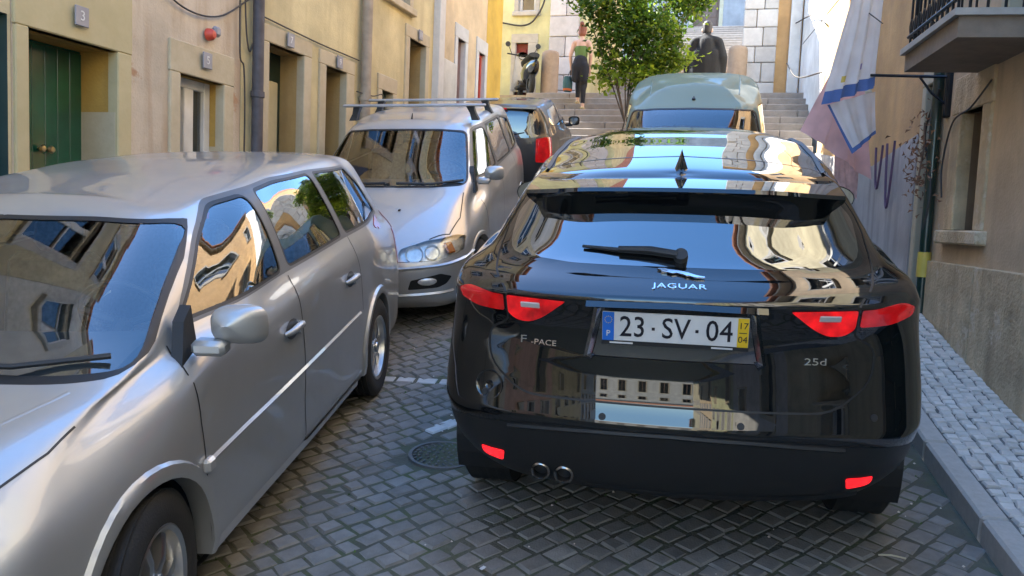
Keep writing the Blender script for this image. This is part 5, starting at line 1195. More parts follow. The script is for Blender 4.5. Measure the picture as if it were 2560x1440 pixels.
# stone base of the tan house
for a, b in ((-2.01, -.9), (-.9, .1), (.1, .98)):
    z1 = 1.555; MB().box(((a+b)/2+2.02, -.012, (z1-ZR0)/2), (b-a-.006, .05, z1-ZR0), ch=.006).build('base_stone', 'plinth_stone', r1)
bal = RF  # balcony
def rp(t, off, z): p = RW(t, off, z); return (p.x, p.y, p.z)
m_ = MB(); m_.prism([(-1.22, 0), (-1.22, -.50), (-.10, -.50), (-.10, 0)], 2.90, 3.02, fn=lambda a, b, h: tuple(RF @ Vector((a, b, h)))); world_child(m_, 'balcony_slab', 'slab', r1)
m_ = MB(); m_.prism([(-1.25, .0), (-1.25, -.53), (-.07, -.53), (-.07, 0)], 3.02, 3.06, fn=lambda a, b, h: tuple(RF @ Vector((a, b, h)))); world_child(m_, 'balcony_edge', 'surround_grey', r1)
m_ = MB(); corners = [(-1.21, -.02), (-1.21, -.49), (-.11, -.49), (-.11, -.02)]
for z in (3.14, 3.98): m_ = MB(); m_.tube([RF @ Vector((a, b, z)) for a, b in corners], .014, 6); world_child(m_, 'balcony_rail', 'iron', r1, 40)
m_ = MB(); m_.tube([RF @ Vector((a, b, 4.04)) for a, b in corners], .02, 6); world_child(m_, 'balcony_rail', 'iron', r1, 40)
for (a0, b0), (a1, b1_), n in (((-1.21, -.02), (-1.21, -.49), 5), ((-1.21, -.49), (-.11, -.49), 11), ((-.11, -.49), (-.11, -.02), 5)):
    for k in range(n):
        t = (k+.5)/n; a, b = a0+(a1-a0)*t, b0+(b1_-b0)*t; m_ = MB(); m_.tube([RF @ Vector((a, b, 3.05)), RF @ Vector((a, b, 4.03))], .009, 6); world_child(m_, 'baluster', 'iron', r1, 40)
        m_ = MB(); dx, dy = (a1-a0), (b1_-b0); L_ = hypot(dx, dy); dx /= L_; dy /= L_; m_.tube([RF @ Vector((a+.036*cos(q)*dx, b+.036*cos(q)*dy, 3.20+.05*sin(q))) for q in np.linspace(0, 2*pi, 14)[:-1]], .006, 5, closed=True); world_child(m_, 'scroll', 'iron', r1, 40)
r2 = house('white_based_house', RF, -7.95, -2.03, ZR0, 10.6, 'orange', [dict(u=(-2.42, -2.16), z=(.9, 3.0), depth=.12, kind='panel_door', mat='dark_green', n=1, reveal='brown_stone2', stone=dict(w=.10, wr=.12, l=.15, mat='surround')), dict(u=(-5.4, -4.7), z=(3.3, 4.9), depth=.15, kind='window', mat='white_frame', n=2, bars=(.6,), reveal='surround', stone=dict(w=.12, l=.14, sill=True))]+upper_windows(-7.9, -2.2, (6.9,)), 'orange house with dirty white lower wall on the right')
m_ = MB(); m_.prism([(-7.9, -1.), (-2.56, -1.), (-2.56, 2.62), (-3.2, 2.55), (-4.2, 2.45), (-5.5, 2.62), (-7.9, 2.9)], .0, -.025, fn=lambda a, b, h: tuple(RF @ Vector((a, h, b)))); world_child(m_, 'whitewashed_base', 'dirty_white', r2)
# dark green pipe with a yellow patch at the joint of the two right hand houses
gp = empty('wall_pipe', RW(1.99, .05, 1.0), 'dark green pipe with yellow patch between the right hand houses', 'pipe')
m_ = MB(); m_.tube([(0, 0, 0), (0, 0, 2.05)], .042, 10); m_.build('pipe', 'dark_green', gp, 50); m_ = MB(); m_.tube([(0, 0, .42), (0, 0, .62)], .050, 10); m_.build('yellow_patch', 'deep_yellow_paint', gp, 50)
# iron bracket with the washing line, hoses, wires
br = empty('iron_bracket', RW(1.85, .0, 2.95), 'rusty iron bracket holding the washing line on the right wall', 'bracket')
def lp(o, t, off, z): return RW(t, off, z)-o.location
m_ = MB(); m_.tube([lp(br, 1.85, 0, 2.98), lp(br, 1.95, .2, 3.0), lp(br, 2.6, .5, 3.12)], .013, 6); m_.build('arm', 'iron', br); m_ = MB(); m_.tube([lp(br, 1.85, 0, 2.75), lp(br, 1.9, .12, 2.86), lp(br, 1.95, .2, 2.99)], .010, 6); m_.build('brace', 'iron', br)
m_ = MB(); m_.box(lp(br, 1.85, .01, 2.88), (.05, .09, .42), ch=.01); m_.build('wall_plate', 'iron', br)
cable('wire drooping under the balcony to the bracket', [rp(.9, .03, 2.8), rp(1.2, .05, 2.66), rp(1.6, .04, 2.60), rp(1.8, .03, 2.3), rp(1.75, .03, 2.05)], .007)
cable('tangled wire beside the dark green pipe', [rp(1.92, .06, 2.9), rp(2.1, .09, 2.6), rp(2.0, .08, 2.35), rp(1.93, .06, 2.1), rp(1.97, .08, 1.8)], .010)
hose = empty('hanging_hose', RW(3.6, .06, 2.6), 'purple hose hanging in loops on the white wall', 'hose')
for k, (t0, dz) in enumerate(((3.3, .62), (3.75, .42))):
    m_ = MB(); m_.tube([lp(hose, t0+.28*(q-.5), .06, 2.62-dz*4*q*(1-q)) for q in np.linspace(0, 1, 15)], .012, 6); m_.build('hose_loop', 'hose_purple', hose, 60)
plant = empty('dried_plant', RW(2.02, .12, 2.35), 'dried brown plant hanging beside the green pipe', 'plant')
m_ = MB(); r_ = random.Random(3)
for k in range(260):
    c = Vector((r_.gauss(0, .07), r_.gauss(0, .08), r_.gauss(0, .17))); d1 = Vector((r_.gauss(0, 1), r_.gauss(0, 1), r_.gauss(-.5, 1))).normalized()*.05; d2 = d1.cross(Vector((r_.gauss(0, 1), r_.gauss(0, 1), r_.gauss(0, 1)))).normalized()*.014; m_.add([c-d2, c+d1*.5-d2*.2, c+d1, c+d1*.5+d2*1.2], [(0, 1, 2, 3)])
m_.build('dry_leaves', 'dry_leaf', plant, fixn=False)['kind'] = 'stuff'
m_ = MB(); m_.tube([(0, 0, .3), (.01, .01, .1), (-.02, 0, -.2)], .008, 5); m_.build('stem', 'wood_brown', plant)
# washing
def cloth(name, label, mat, corners, fold, nf, border=None, bmat=None, z_sag=0.):
    """corners: four world points TL TR BR BL; fold = depth of the folds"""
    TL, TR, BR, BL = [Vector(c) for c in corners]; n = (TR-TL).cross(BL-TL).normalized(); G = []
    for j in np.linspace(0, 1, 25):
        row = []
        for i in np.linspace(0, 1, 33):
            p = (TL.lerp(TR, i)).lerp(BL.lerp(BR, i), j); d = fold*(.35+.65*j)*(sin(i*nf*2*pi+j*1.3)+.45*sin(i*nf*4.7*pi+2*j))
            row.append(p+n*d+Vector((0, 0, -z_sag*4*i*(1-i)*(1-j))))
        G.append(row)
    o = empty(name, TL, label, 'cloth'); off = -TL
    GG = [[q+off for q in r] for r in G]
    def sub(r0, r1, c0, c1): return [r[c0:c1+1] for r in GG[r0:r1+1]]
    if not border: MB().grid(GG).build('fabric', mat, o, 80, fixn=False); return o
    MB().grid(sub(0, 24-border[2], border[0], 32-border[1])).build('fabric', mat, o, 80, fixn=False)
    for r0, c0, mt in ((20, 5, 'deep_yellow_paint'), (19, 17, 'print_violet')) if name == 'hanging_sheet' else (): MB().grid([[q-n*.004 for q in r[c0:c0+4]] for r in GG[r0:r0+2]]).build('print', mt, o, 80, fixn=False)
    if border[2]: MB().grid(sub(24-border[2], 24, 0, 32)).build('hem', bmat, o, 80, fixn=False)
    if border[0]: MB().grid(sub(0, 24-border[2], 0, border[0])).build('side_border', bmat, o, 80, fixn=False)
    if border[1]: MB().grid(sub(0, 24-border[2], 32-border[1], 32)).build('side_border', bmat, o, 80, fixn=False)
    return o
def ray_at(px, py, y):
    d = _r*(px-1280)/2060-_u*(py-720)/2060+_f; t = y/d.y; return CAMP+d*t
cloth('hanging_sheet', 'grey white sheet with blue hem hanging on the washing line', 'sheet_white', [ray_at(2165, -130, 7.6), ray_at(2222, -130, 7.9), ray_at(2192, 215, 7.8), ray_at(2064, 262, 7.5)], .030, 3.1, (0, 0, 2), 'hem_blue')
cloth('hanging_towel', 'small white towel edged in blue, pointed end down', 'sheet_white', [ray_at(2068, 262, 7.55), ray_at(2190, 228, 7.85), ray_at(2188, 335, 7.85), ray_at(2135, 382, 7.55)], .020, 2.3, (2, 0, 2), 'hem_blue')
cloth('pink_veil', 'thin pink cloth hanging behind the white sheet', 'sheet_pink', [ray_at(2120, 100, 8.3), ray_at(2150, 90, 8.5), ray_at(2175, 450, 8.5), ray_at(2010, 330, 8.2)], .03, 2.5)
cloth('mauve_cloth', 'faded pale cloth with red marks hanging lowest on the wall', 'sheet_mauve', [ray_at(2085, 330, 8.6), ray_at(2150, 340, 8.8), ray_at(2145, 500, 8.8), ray_at(2092, 470, 8.6)], .02, 2.)
ln = MB(); ln.tube([RW(2.0, .5, 3.42), RW(3.5, .55, 4.05), RW(6.5, .5, 4.2)], .005, 5); tag(ln.build('washing_line', 'cable'), 'thin washing line strung along the right wall', 'line')
cable('wire strung to the white drainpipe at the far corner', [rp(7.7, .05, 4.05), rp(8.4, .3, 4.1), (.55, 17.6, 5.05)], .012)
cable('upper wire crossing the bright gap', [rp(7.7, .05, 4.75), (.9, 16, 5.6), (.68, 17.9, 5.9)], .012)
# -- far end
fh = house('stone_cornered_house', frame_facing(-.32, 18.0), 0, 1.16, 2.0, 10.0, 'orange', [], 'orange house with pale stone corner beside the steps', depth=6)
z = 3.6; k = 0
while z < 9.5:                                    # quoins, each a stone
    h = random.uniform(.30, .42)
    for a, b in (((0, .40), (.40, .68)) if k % 2 else ((0, .26), (.26, .68))): MB().box(((a+b)/2-.02, -.03, z+h/2-2.0), (b-a-.012, .12, h-.012), ch=.015).build('corner_stone', 'pale_stone', fh, 30)
    z += h; k += 1
m_ = MB(); m_.box((.45+.24, 17.93, 6.4), (.22, .10, 6.8), ch=.02); world_child(m_, 'white_rain_pipe', 'white_frame', fh)
sh = house('sunlit_white_house', frame_right(), -19.5, -8.6, .5, 11.5, 'white_wall', [], 'sunlit white wall glimpsed in the gap on the right', roof=False)
sh.matrix_world = Matrix.Translation((.30, 0, 0)) @ sh.matrix_world
bl = house('pale_yellow_house', frame_facing(-9.0, 18.6), 0, 5.30, 2.0, 10.2, 'pale_yellow', [dict(u=(3.62, 3.92), z=(3.8, 5.75), depth=.10, kind='panel_door', mat='dark_red', n=1, reveal='surround_grey', stone=dict(w=.10, wr=.22, l=.2, mat='surround_grey')), dict(u=(3.65, 4.05), z=(6.45, 8.2), depth=.12, kind='window', mat='white_frame', n=1, bars=(.5,), reveal='surround_grey', stone=dict(w=.10, l=.12, mat='surround_grey', sill=True))], 'pale yellow house at the top left of the steps')
z = 4.3; k = 0
while z < 9.8:
    h = random.uniform(.34, .5)
    for a, b in (((4.42, 4.80), (4.80, 5.10)) if k % 2 else ((4.42, 5.10),)): MB().box(((a+b)/2, -.04, z+h/2-2.0), (b-a-.012, .14, h-.012), ch=.015).build('pillar_stone', 'pale_stone2', bl, 30)
    z += h; k += 1
cable('black cable curving along the pale yellow house', [(-5.75, 18.5, 6.2), (-5.2, 18.5, 6.12), (-4.9, 18.5, 6.3), (-4.68, 18.5, 6.9), (-4.66, 18.5, 8.5)], .02)
# steps
stairs = MB(); stairs.grid([[(x, y, z) for x in (-4.6, 1.2)] for y, z in ((12.3, 1.6), (17.6, 3.9), (19.4, 4.0), (34, 8.8))]); sto = stairs.build('stairs', 'step_stone'); sto['kind'] = 'structure'
zs0 = zr(12.5); n1 = 14; rise = .162; run = .36
for k in range(n1):
    y0 = 12.5+k*run; z = zs0+rise*(k+1); wl, wr = -4.7, 1.0 if k < 3 else .95
    x = wl
    while x < wr-.05:
        L = min(random.uniform(.9, 1.5), wr-x); MB().box((x+L/2, y0+run/2+.06, z-.10), (L-.008, run+.10, .20), ch=.012).build('step', 'step_stone', sto, 30); x += L
zl = zs0+rise*n1
m_ = MB(); m_.box((-4.0, 18.7, zl-.10), (8.8, 2.3, .21)); world_child(m_, 'landing', 'step_stone', sto)
for k in range(26):
    y0 = 19.7+k*.42; z = zl+.165*(k+1); MB().box((-1.95, y0+.25, z-.12), (3.3, .5, .24), ch=.012).build('step', 'step_stone', sto, 30)
# retaining walls beside the upper flight, house closing the view
lw = empty('grey_side_wall', (-3.75, 19.2, zl), 'grey plastered wall climbing left of the steps', 'wall'); m_ = MB(); m_.prism([(18.9, 4.0), (18.9, 8.6), (20.5, 9.6), (34, 15.5), (34, 4.)], -4.3, -3.55, fn=lambda a, b, h: (h, a, b)); world_child(m_, 'wall', 'grey_wall', lw)
rw_ = empty('right_side_wall', (0, 24.2, zl), 'grey plastered house wall right of the upper steps', 'wall'); m_ = MB(); m_.prism([(24.05, 4.0), (24.05, 11.), (34, 13.), (34, 4.)], -.31, .6, fn=lambda a, b, h: (h, a, b)); world_child(m_, 'wall', 'grey_wall', rw_)
house('grey_house_above_steps', frame_facing(-9, 34.2), 0, 16, 4., 14.5, 'grey_wall', [dict(u=(6.4, 7.4), z=(9.0, 11.2), depth=.2, kind='panel_door', mat='wood_brown', n=2, reveal='surround_grey', stone=dict(w=.15, l=.2))], 'shaded grey house closing the view above the steps', roof=False)
# -- houses behind the viewpoint, seen in the car windows and paint
def back_row(frame, sgn, us, mats, labels):
    for (a, b, h), mt, lb in zip(us, mats, labels):
        zb = zr(sgn*(a+b)/2+(0 if sgn > 0 else 5.3))-2.5
        g = zb+2.6; c = (a+b)/2
        ops = upper_windows(a, b, (g+3.3, g+6.2), w=.8, h=1.5, gap=1.55)+[dict(u=(a+.8, a+1.8), z=(g-.3, g+2.1), depth=.2, kind='panel_door', mat='dark_green', n=2, reveal='surround', stone=dict(w=.15, l=.2)), dict(u=(b-2.1, b-1.2), z=(g+.7, g+2.1), depth=.2, kind='window', mat='white_frame', n=2, reveal='surround', stone=dict(w=.14, l=.16, sill=True))]
        house('street_house', frame, a, b, zb, g+h, mt, ops, lb)
back_row(LF, 1, ((-4.2, 2.29, 9.5), (-10.5, -4.21, 9.0), (-18, -10.51, 10.5), (-27, -18.01, 9.5)), ('offwhite', 'pink', 'cream', 'blue_tiles'), ('off white house beside the viewpoint on the left', 'pink house down the street on the left', 'cream house down the street on the left', 'blue grey tiled house far down on the left'))
back_row(RF, -1, ((1.01, 6.5, 8.6), (6.51, 12.5, 8.4), (12.51, 19.5, 9.0), (19.51, 28, 9.0), (28.01, 37, 10)), ('cream', 'offwhite', 'pale_yellow', 'peach', 'cream'), ('cream house beside the viewpoint on the right', 'off white house behind the viewpoint on the right', 'pale yellow house down the street on the right', 'peach house far down the street on the right', 'cream house at the bottom of the street on the right'))
# ================================================================== things at the foot of the steps
def bollard(x, y, z, h, label):
    e = empty('stone_bollard', (x, y, z), label, 'bollard', 'stone bollards on the landing')
    m_ = MB(); m_.lathe([(.20, 0), (.205, .03), (.19, .06), (.19, h*.9), (.175, h*.965), (.12, h*.995), (.0001, h)], 20); m_.build('shaft', 'brown_stone', e, 50); MB().box((0, 0, .02), (.5, .5, .06), ch=.01).build('base_block', 'brown_stone', e)
bollard(-4.34, 17.75, zl, .98, 'round brown stone bollard beside the scooter'); bollard(-.40, 17.55, zl, .98, 'round brown stone bollard beside the man in dark jacket')
# scooter
def scooter():
    e = empty('scooter', (-4.97, 18.05, zl+.003), 'black and white scooter parked on the landing', 'scooter'); e.rotation_euler = (0, 0, radians(118))
    def wh(x):
        t = MB(); t.lathe([(.11, -.05), (.20, -.055), (.235, -.03), (.24, 0), (.235, .03), (.20, .055), (.11, .05)], 24, 'Y', (x, 0, .24)); w = t.build('wheel', 'rubber', e, 50); r = MB(); r.lathe([(.0001, -.03), (.11, -.03), (.115, .03), (.0001, .03)], 16, 'Y', (x, 0, .24)); r.build('hub', 'dark_alloy', w, 40)
    wh(.62); wh(-.55)
    m_ = MB(); m_.grid([[(.50+.05*cos(a)+.0, y, .30+.72*t) for a in (0,)]+[(.56-.10*t-.05*abs(y)/.2, y, .30+.72*t)] for y in np.linspace(-.2, .2, 7) for t in (0,)]) if False else None
    G = [[(.46+.10*(1-t)-.10*t-.25*(y/.22)**2*.3, y*(1-.25*t), .22+.75*t) for y in np.linspace(-.22, .22, 9)] for t in np.linspace(0, 1, 8)]; G2 = [[(x+.05, y, z) for x, y, z in r] for r in G]
    MB().grid(G).grid(G2).build('leg_shield', 'white_frame', e, 60)
    m_ = MB(); m_.grid([[(.62+(.27)*cos(a), y*(1-.4*abs(cos(a))), .24+.27*sin(a)) for y in np.linspace(-.09, .09, 5)] for a in np.linspace(.3, 2.7, 10)]); m_.build('front_mudguard', 'gloss_black', e, 60)
    m_ = MB(); m_.box((.1, 0, .27), (.55, .34, .08), ch=.03); m_.build('footboard', 'black_plastic', e, 30)
    G = []
    for x, w, z0, z1 in ((-.05, .10, .30, .62), (-.25, .17, .30, .70), (-.55, .18, .38, .74), (-.85, .10, .50, .74), (-.95, .03, .60, .70)): G.append([(x, w*cos(a), (z0+z1)/2+(z1-z0)/2*sin(a)) for a in np.linspace(0, 2*pi, 15)[:-1]])
    MB().grid(G, closed=True).build('rear_body', 'gloss_black', e, 50)
    G = []
    for x, w, z in ((.02, .10, .72), (-.15, .15, .76), (-.45, .16, .78), (-.80, .12, .82)): G.append([(x, w*cos(a), z+.05*sin(a)) for a in np.linspace(0, 2*pi, 13)[:-1]])
    m_ = MB(); m_.grid(G, closed=True); m_.add(G[0], [tuple(range(12))]); m_.add(G[-1], [tuple(range(12))]); m_.build('seat', 'black_plastic', e, 50)
    m_ = MB(); m_.tube([(.62, 0, .24), (.55, 0, .5), (.40, 0, 1.0)], [.03, .03, .025], 8); m_.build('steering_column', 'dark_alloy', e, 40)
    m_ = MB(); m_.tube([(.36, -.36, 1.03), (.40, -.15, 1.02), (.40, .15, 1.02), (.36, .36, 1.03)], .016, 8); m_.build('handlebar', 'black_plastic', e, 40)
    G = []
    for x, w, h in ((.52, .03, .03), (.49, .09, .08), (.40, .14, .10), (.32, .12, .08)): G.append([(x, w*cos(a), 1.0+h*sin(a)) for a in np.linspace(0, 2*pi, 13)[:-1]])
    MB().grid(G, closed=True).build('headlight_cowl', 'gloss_black', e, 50)
    m_ = MB(); m_.lathe([(.0001, .03), (.05, .02), (.06, 0)], 16, 'X', (.50, 0, 1.0)); m_.build('headlight', 'lamp_bowl', e, 40)
    for s in (1, -1):
        m_ = MB(); m_.tube([(.38, .25*s, 1.03), (.37, .30*s, 1.14), (.36, .33*s, 1.20)], .008, 6); mm = m_.build('mirror_stalk', 'iron', e); q = MB(); q.lathe([(.0001, .02), (.045, .015), (.06, 0), (.055, -.01), (.0001, -.01)], 16, 'X', (.36, .35*s, 1.24)); q.build('mirror', 'black_plastic', mm, 40)
    return e
scooter()
# ------------------------------------------------------------------ people: one skin grown over overlapping limbs
def flesh(name, blobs, mat, parent, voxel=.014, smooth=6, holes=None):
    """blobs: capsule chains [(p, r), ...] joined into one continuous skin"""
    m_ = MB()
    for ch in blobs:
        P = [Vector(p) for p, r in ch]; Rr = [r for p, r in ch]; path = []; rad = []
        for i in range(len(P)-1):
            for t in (0, .25, .5, .75): path.append(P[i].lerp(P[i+1], t)); rad.append(Rr[i]*(1-t)+Rr[i+1]*t)
        path.append(P[-1]); rad.append(Rr[-1])
        d0 = (path[0]-path[1]).normalized(); d1 = (path[-1]-path[-2]).normalized(); r0, r1 = rad[0], rad[-1]
        pre = [(path[0]+d0*r0*s, r0*sqrt(max(0, 1-s*s))+.001) for s in (.98, .8, .45)]; post = [(path[-1]+d1*r1*s, r1*sqrt(max(0, 1-s*s))+.001) for s in (.45, .8, .98)]
        path = [p for p, r in pre]+path+[p for p, r in post]; rad = [r for p, r in pre]+rad+[r for p, r in post]
        m_.tube(path, rad, 12)
    o = m_.build(name, mat, parent); md = o.modifiers.new('skin', 'REMESH'); md.mode = 'VOXEL'; md.voxel_size = voxel; md.use_smooth_shade = True
    sm = o.modifiers.new('smooth', 'SMOOTH'); sm.iterations = smooth; sm.factor = .5
    dg = bpy.context.evaluated_depsgraph_get(); dg.update(); me = bpy.data.meshes.new_from_object(o.evaluated_get(dg)); o.modifiers.clear(); old = o.data; o.data = me; bpy.data.meshes.remove(old); me.materials.clear(); me.materials.append(MATS[mat])
    me.polygons.foreach_set('use_smooth', [True]*len(me.polygons)); return o
def hand(c, d, s, side):
    """palm, four fingers and a thumb hanging along d"""
    d = Vector(d).normalized(); x = Vector((side, 0, 0)); f = Vector((0, 1, 0)); c = Vector(c); out = [[(c, .024*s), (c+d*.05*s, .030*s), (c+d*.085*s, .028*s)]]
    for k, L in enumerate((.075, .085, .08, .062)):
        b = c+d*.085*s+f*(.030-.020*k)*s; out.append([(b, .0095*s), (b+d*L*.5*s, .009*s), (b+d*L*.9*s-x*.022*s, .008*s)])
    b = c+d*.03*s+f*.022*s; out.append([(b, .012*s), (b+d*.03*s+f*.03*s, .010*s), (b+d*.065*s+f*.035*s, .009*s)])
    return out
def person_walker():
    y0, x0 = 16.35, -3.38; k = int((y0-12.5)/run); z0 = zs0+rise*(k+1)
    e = empty('person', (x0, y0, z0+.002), 'bare-shouldered person in dark clothes climbing the steps, seen from behind', 'person', 'people on the steps'); U = rise
    # right foot on this step, left foot one step higher
    body = [[((0, .0, .86), .125), ((0, .02, 1.0), .105), ((0, .03, 1.18), .115), ((0, .03, 1.30), .105)], [((-.13, .03, 1.33), .055), ((0, .03, 1.34), .07), ((.13, .03, 1.33), .055)],
        [((0, .03, 1.38), .048), ((0, .05, 1.46), .045)], [((0, .06, 1.53), .078), ((0, .075, 1.60), .082)],
        [((.15, .03, 1.32), .05), ((.20, .0, 1.08), .040), ((.17, .10, .86), .032)], [((-.15, .03, 1.32), .05), ((-.21, .0, 1.08), .040), ((-.20, .08, .86), .032)],
        [((.08, .0, .84), .095), ((.09, -.02, .48), .060), ((.09, -.06, .40), .052), ((.09, -.05, .09), .036)], [((.09, -.06, .06), .036), ((.09, .08, .03), .034), ((.09, .14, .025), .026)],
        [((-.08, .0, .84), .095), ((-.09, .28, .70), .064), ((-.09, .30, .62), .055), ((-.09, .30, U+.09), .036)], [((-.09, .29, U+.06), .036), ((-.09, .42, U+.03), .034), ((-.09, .48, U+.025), .026)],
        [((.075, .065, 1.545), .022), ((.083, .06, 1.52), .016)], [((-.075, .065, 1.545), .022), ((-.083, .06, 1.52), .016)], [((0, .135, 1.56), .022), ((0, .165, 1.54), .016)]]
    body += hand((.17, .11, .84), (0, .35, -1), 1, 1)+hand((-.20, .09, .84), (0, .3, -1), 1, -1)
    flesh('body', body, 'skin', e)
    flesh('top', [[((0, .02, .98), .118), ((0, .03, 1.12), .128), ((0, .035, 1.20), .128)], [((-.09, .03, 1.20), .06), ((.09, .03, 1.20), .06)]], 'top_green', e)
    flesh('waist_jacket', [[((0, .0, .82), .165), ((0, -.01, .95), .150)], [((-.08, -.06, .62), .08), ((-.06, -.06, .85), .11)], [((.10, -.06, .60), .09), ((.08, -.06, .85), .11)]], 'cloth_black', e)
    flesh('leggings', [[((.08, .0, .84), .108), ((.09, -.02, .48), .070), ((.09, -.06, .40), .060), ((.09, -.05, .16), .046)], [((-.08, .0, .84), .108), ((-.09, .28, .70), .074), ((-.09, .30, .62), .063), ((-.09, .30, U+.16), .046)]], 'cloth_black', e)
    for x, y, z in ((.09, -.05, 0), (-.09, .30, U)): flesh('shoe', [[((x, y-.04, z+.04), .042), ((x, y+.10, z+.035), .042), ((x, y+.17, z+.03), .032)]], 'shoe_tan', e, .010, 3)
    flesh('hair', [[((0, .045, 1.52), .078), ((0, .06, 1.61), .090)], [((0, -.01, 1.67), .045), ((0, -.03, 1.69), .048)]], 'hair_red', e, .012)
    bag = empty('shoulder_bag', (x0-.25, y0+.04, z0+.55), 'teal and orange shopping bag carried by the bare-shouldered person', 'bag')
    m_ = MB(); G = [[(w*cos(a)*.09, w*sin(a)*.16, z) for a in np.linspace(0, 2*pi, 15)[:-1]] for w, z in ((.85, -.16), (1.0, -.12), (1.05, 0), (.8, .12))]; m_.grid(G, closed=True); m_.add(G[0], [tuple(range(14))]); m_.build('bag_body', 'teal_cloth', bag, 50)
    MB().grid([[(p[0]*1.03, p[1]*1.03, p[2]) for p in r] for r in (G[0], G[1])], closed=True).build('bag_base', 'orange_cloth', bag, 50)
    m_ = MB(); m_.tube([(.02, -.12, .11), (.05, 0, .26), (.02, .12, .11)], .008, 6); m_.build('bag_handle', 'cloth_black', bag, 50)
person_walker()
def person_jacket():
    x0, y0 = -.92, 15.55; zm = zs0+rise*(int((y0-12.5)/run)+1); e = empty('person', (x0, y0, zm+.006), 'person in loose dark jacket walking up the steps on the right', 'person', 'people on the steps')
    body = [[((0, 0, .92), .14), ((0, .02, 1.12), .13), ((0, .03, 1.32), .145)], [((-.17, .03, 1.45), .07), ((0, .03, 1.46), .09), ((.17, .03, 1.45), .07)], [((0, .04, 1.48), .06), ((0, .06, 1.60), .056)], [((0, .07, 1.66), .085), ((0, .085, 1.74), .088)],
        [((.20, .02, 1.44), .06), ((.27, -.03, 1.16), .048), ((.25, .06, .92), .038)], [((-.20, .02, 1.44), .06), ((-.27, .0, 1.16), .048), ((-.26, .10, .92), .038)], [((.10, 0, .90), .10), ((.11, .10, .50), .066), ((.11, .06, .10), .042)], [((.11, .05, .06), .042), ((.11, .20, .03), .034)],
        [((-.10, 0, .90), .10), ((-.11, -.04, .50), .066), ((-.11, -.20, .12), .042)], [((-.11, -.21, .07), .042), ((-.11, -.08, .03), .034)], [((.085, .075, 1.68), .024), ((.09, .07, 1.65), .017)], [((-.085, .075, 1.68), .024), ((-.09, .07, 1.65), .017)], [((0, .155, 1.69), .024), ((0, .185, 1.67), .017)]]
    body += hand((.25, .07, .90), (0, .2, -1), 1.1, 1)+hand((-.26, .11, .90), (0, .2, -1), 1.1, -1)
    flesh('body', body, 'skin', e)
    flesh('jacket', [[((0, 0, .86), .20), ((0, .0, 1.10), .20), ((0, .03, 1.40), .175)], [((-.20, .02, 1.46), .085), ((0, .03, 1.50), .10), ((.20, .02, 1.46), .085)], [((.21, .02, 1.44), .095), ((.29, -.02, 1.16), .105), ((.29, .05, .93), .085)], [((-.21, .02, 1.44), .095), ((-.29, .0, 1.16), .105), ((-.30, .08, .93), .085)], [((-.20, -.02, .74), .13), ((.20, -.02, .74), .13)], [((-.13, -.03, .78), .15), ((-.12, 0, 1.2), .16)], [((.13, -.03, .78), .15), ((.12, 0, 1.2), .16)], [((0, .03, 1.52), .075), ((0, .04, 1.58), .07)]], 'jacket_dark', e, .016)
    flesh('trousers', [[((.10, 0, .90), .115), ((.11, .10, .50), .085), ((.11, .06, .10), .068)], [((-.10, 0, .90), .115), ((-.11, -.04, .50), .085), ((-.11, -.20, .14), .068)]], 'trousers_grey', e)
    for x, y in ((.11, .06), (-.11, -.20)): flesh('shoe', [[((x, y-.05, .045), .046), ((x, y+.10, .04), .046), ((x, y+.19, .035), .036)]], 'cloth_black', e, .010, 3)
    flesh('hair', [[((0, .055, 1.66), .086), ((0, .07, 1.755), .094)]], 'hair_dark', e, .012)
person_jacket()
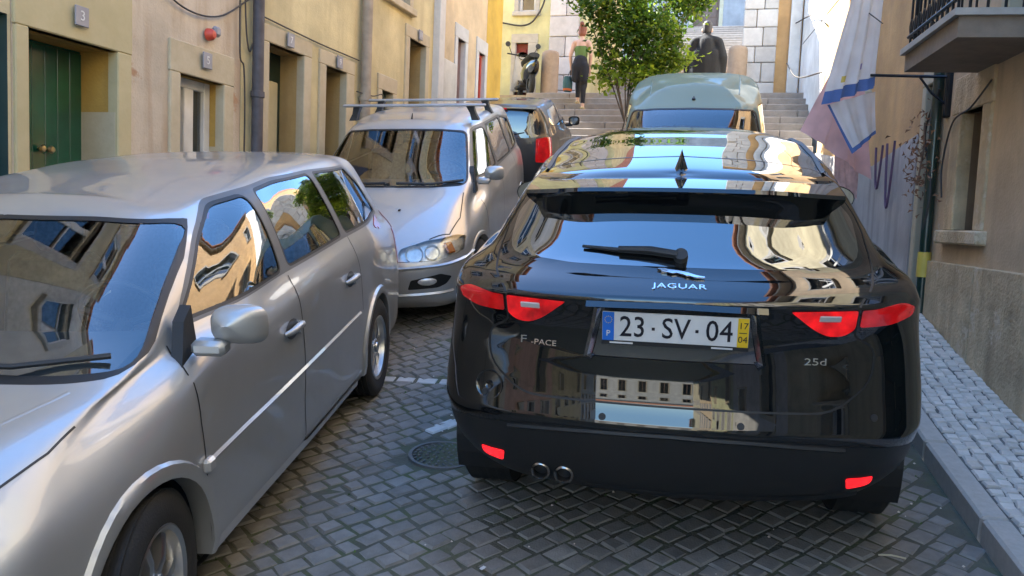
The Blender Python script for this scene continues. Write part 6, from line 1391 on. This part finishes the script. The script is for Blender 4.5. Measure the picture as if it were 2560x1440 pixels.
# ------------------------------------------------------------------ tree
def tree():
    x0, y0 = -1.95, 12.42; z0 = zr(12.42)-.05; e = empty('tree', (x0, y0, z0), 'young bright green leafy tree standing before the steps', 'tree'); r_ = random.Random(11)
    tr = MB(); top = Vector((.10, .05, 1.15)); tr.tube([(0, 0, 0), (.02, 0, .45), (.06, .02, .85), top], [.052, .045, .040, .036], 9)
    clumps = []
    def T(px, py, y): p = ray_at(px, py, y+.55); return p-Vector((x0, y0, z0))
    spec = [((1600, 140, 12.2), .44, 70), ((1530, 175, 12.0), .28, 34), ((1540, 85, 12.1), .36, 55), ((1492, 22, 12.0), .26, 30), ((1560, 20, 12.3), .38, 50), ((1655, 165, 12.3), .26, 34), ((1640, 90, 12.4), .36, 50), ((1700, 150, 12.2), .17, 18), ((1670, 110, 12.4), .17, 20), ((1755, -8, 13.0), .20, 22), ((1600, 60, 12.2), .34, 46), ((1600, 195, 12.0), .18, 16), ((1660, 20, 12.9), .42, 60), ((1725, 5, 13.0), .28, 38), ((1450, -20, 12.1), .25, 22), ((1590, -45, 12.4), .36, 40), ((1680, -40, 12.8), .34, 36)]
    for c, R, n in spec:
        C_ = T(*c); m1 = top.lerp(C_, .5)+Vector((r_.gauss(0, .06), r_.gauss(0, .06), .05)); tr.tube([top-Vector((0, 0, .02)), m1, C_], [.012, .009, .004], 5)
        for k in range(n):
            v = Vector((r_.gauss(0, 1), r_.gauss(0, 1), r_.gauss(0, .85))).normalized()*R*r_.uniform(.35, 1.08)**.8; clumps.append((C_+v, C_, r_.uniform(.055, .10)))
            if k % 4 == 0: tr.tube([C_, C_+v*.6, C_+v], [.005, .004, .002], 4)
    tr.build('trunk', 'bark', e, 50)
    lv = MB(); lv.mi('leaf'); lv.mi('leaf_young')
    for c, cc, s in clumps:
        young = r_.random() < (.55 if (c-top).z < 1.0 else .22)
        for k in range(14):
            p = c+Vector((r_.gauss(0, s), r_.gauss(0, s), r_.gauss(0, s*.8))); d = (Vector((r_.gauss(0, .8), r_.gauss(0, .8), r_.gauss(-.25, .6)))+(p-cc)*.8).normalized(); L = r_.uniform(.045, .11); w = d.cross(Vector((r_.gauss(0, .6), r_.gauss(0, .6), 1))).normalized()*L*.36; n = d.cross(w).normalized()*L*.10
            lv.add([p, p+d*L*.45+w+n, p+d*L, p+d*L*.45-w+n, p+d*L*.5], [(0, 1, 4), (4, 1, 2), (0, 4, 3), (4, 3, 2)], 'leaf_young' if young else 'leaf')
    o = lv.build('crown', None, e, fixn=False); o['kind'] = 'stuff'
tree()
house('street_end_house', Matrix(((-1, 0, 0, 8), (0, -1, 0, -46), (0, 0, 1, 0), (0, 0, 0, 1))), 0, 18, zr(-46)-2, zr(-46)+8.5, 'offwhite', [dict(u=(1.5+3*i, 2.6+3*i), z=(zr(-46)+z_, zr(-46)+z_+1.9), depth=.2, kind='window', mat='wood_brown', n=2, reveal='surround', stone=dict(w=.15, l=.2, sill=True)) for i in range(5) for z_ in (.9, 4.6)], 'off white house closing the bottom of the street')
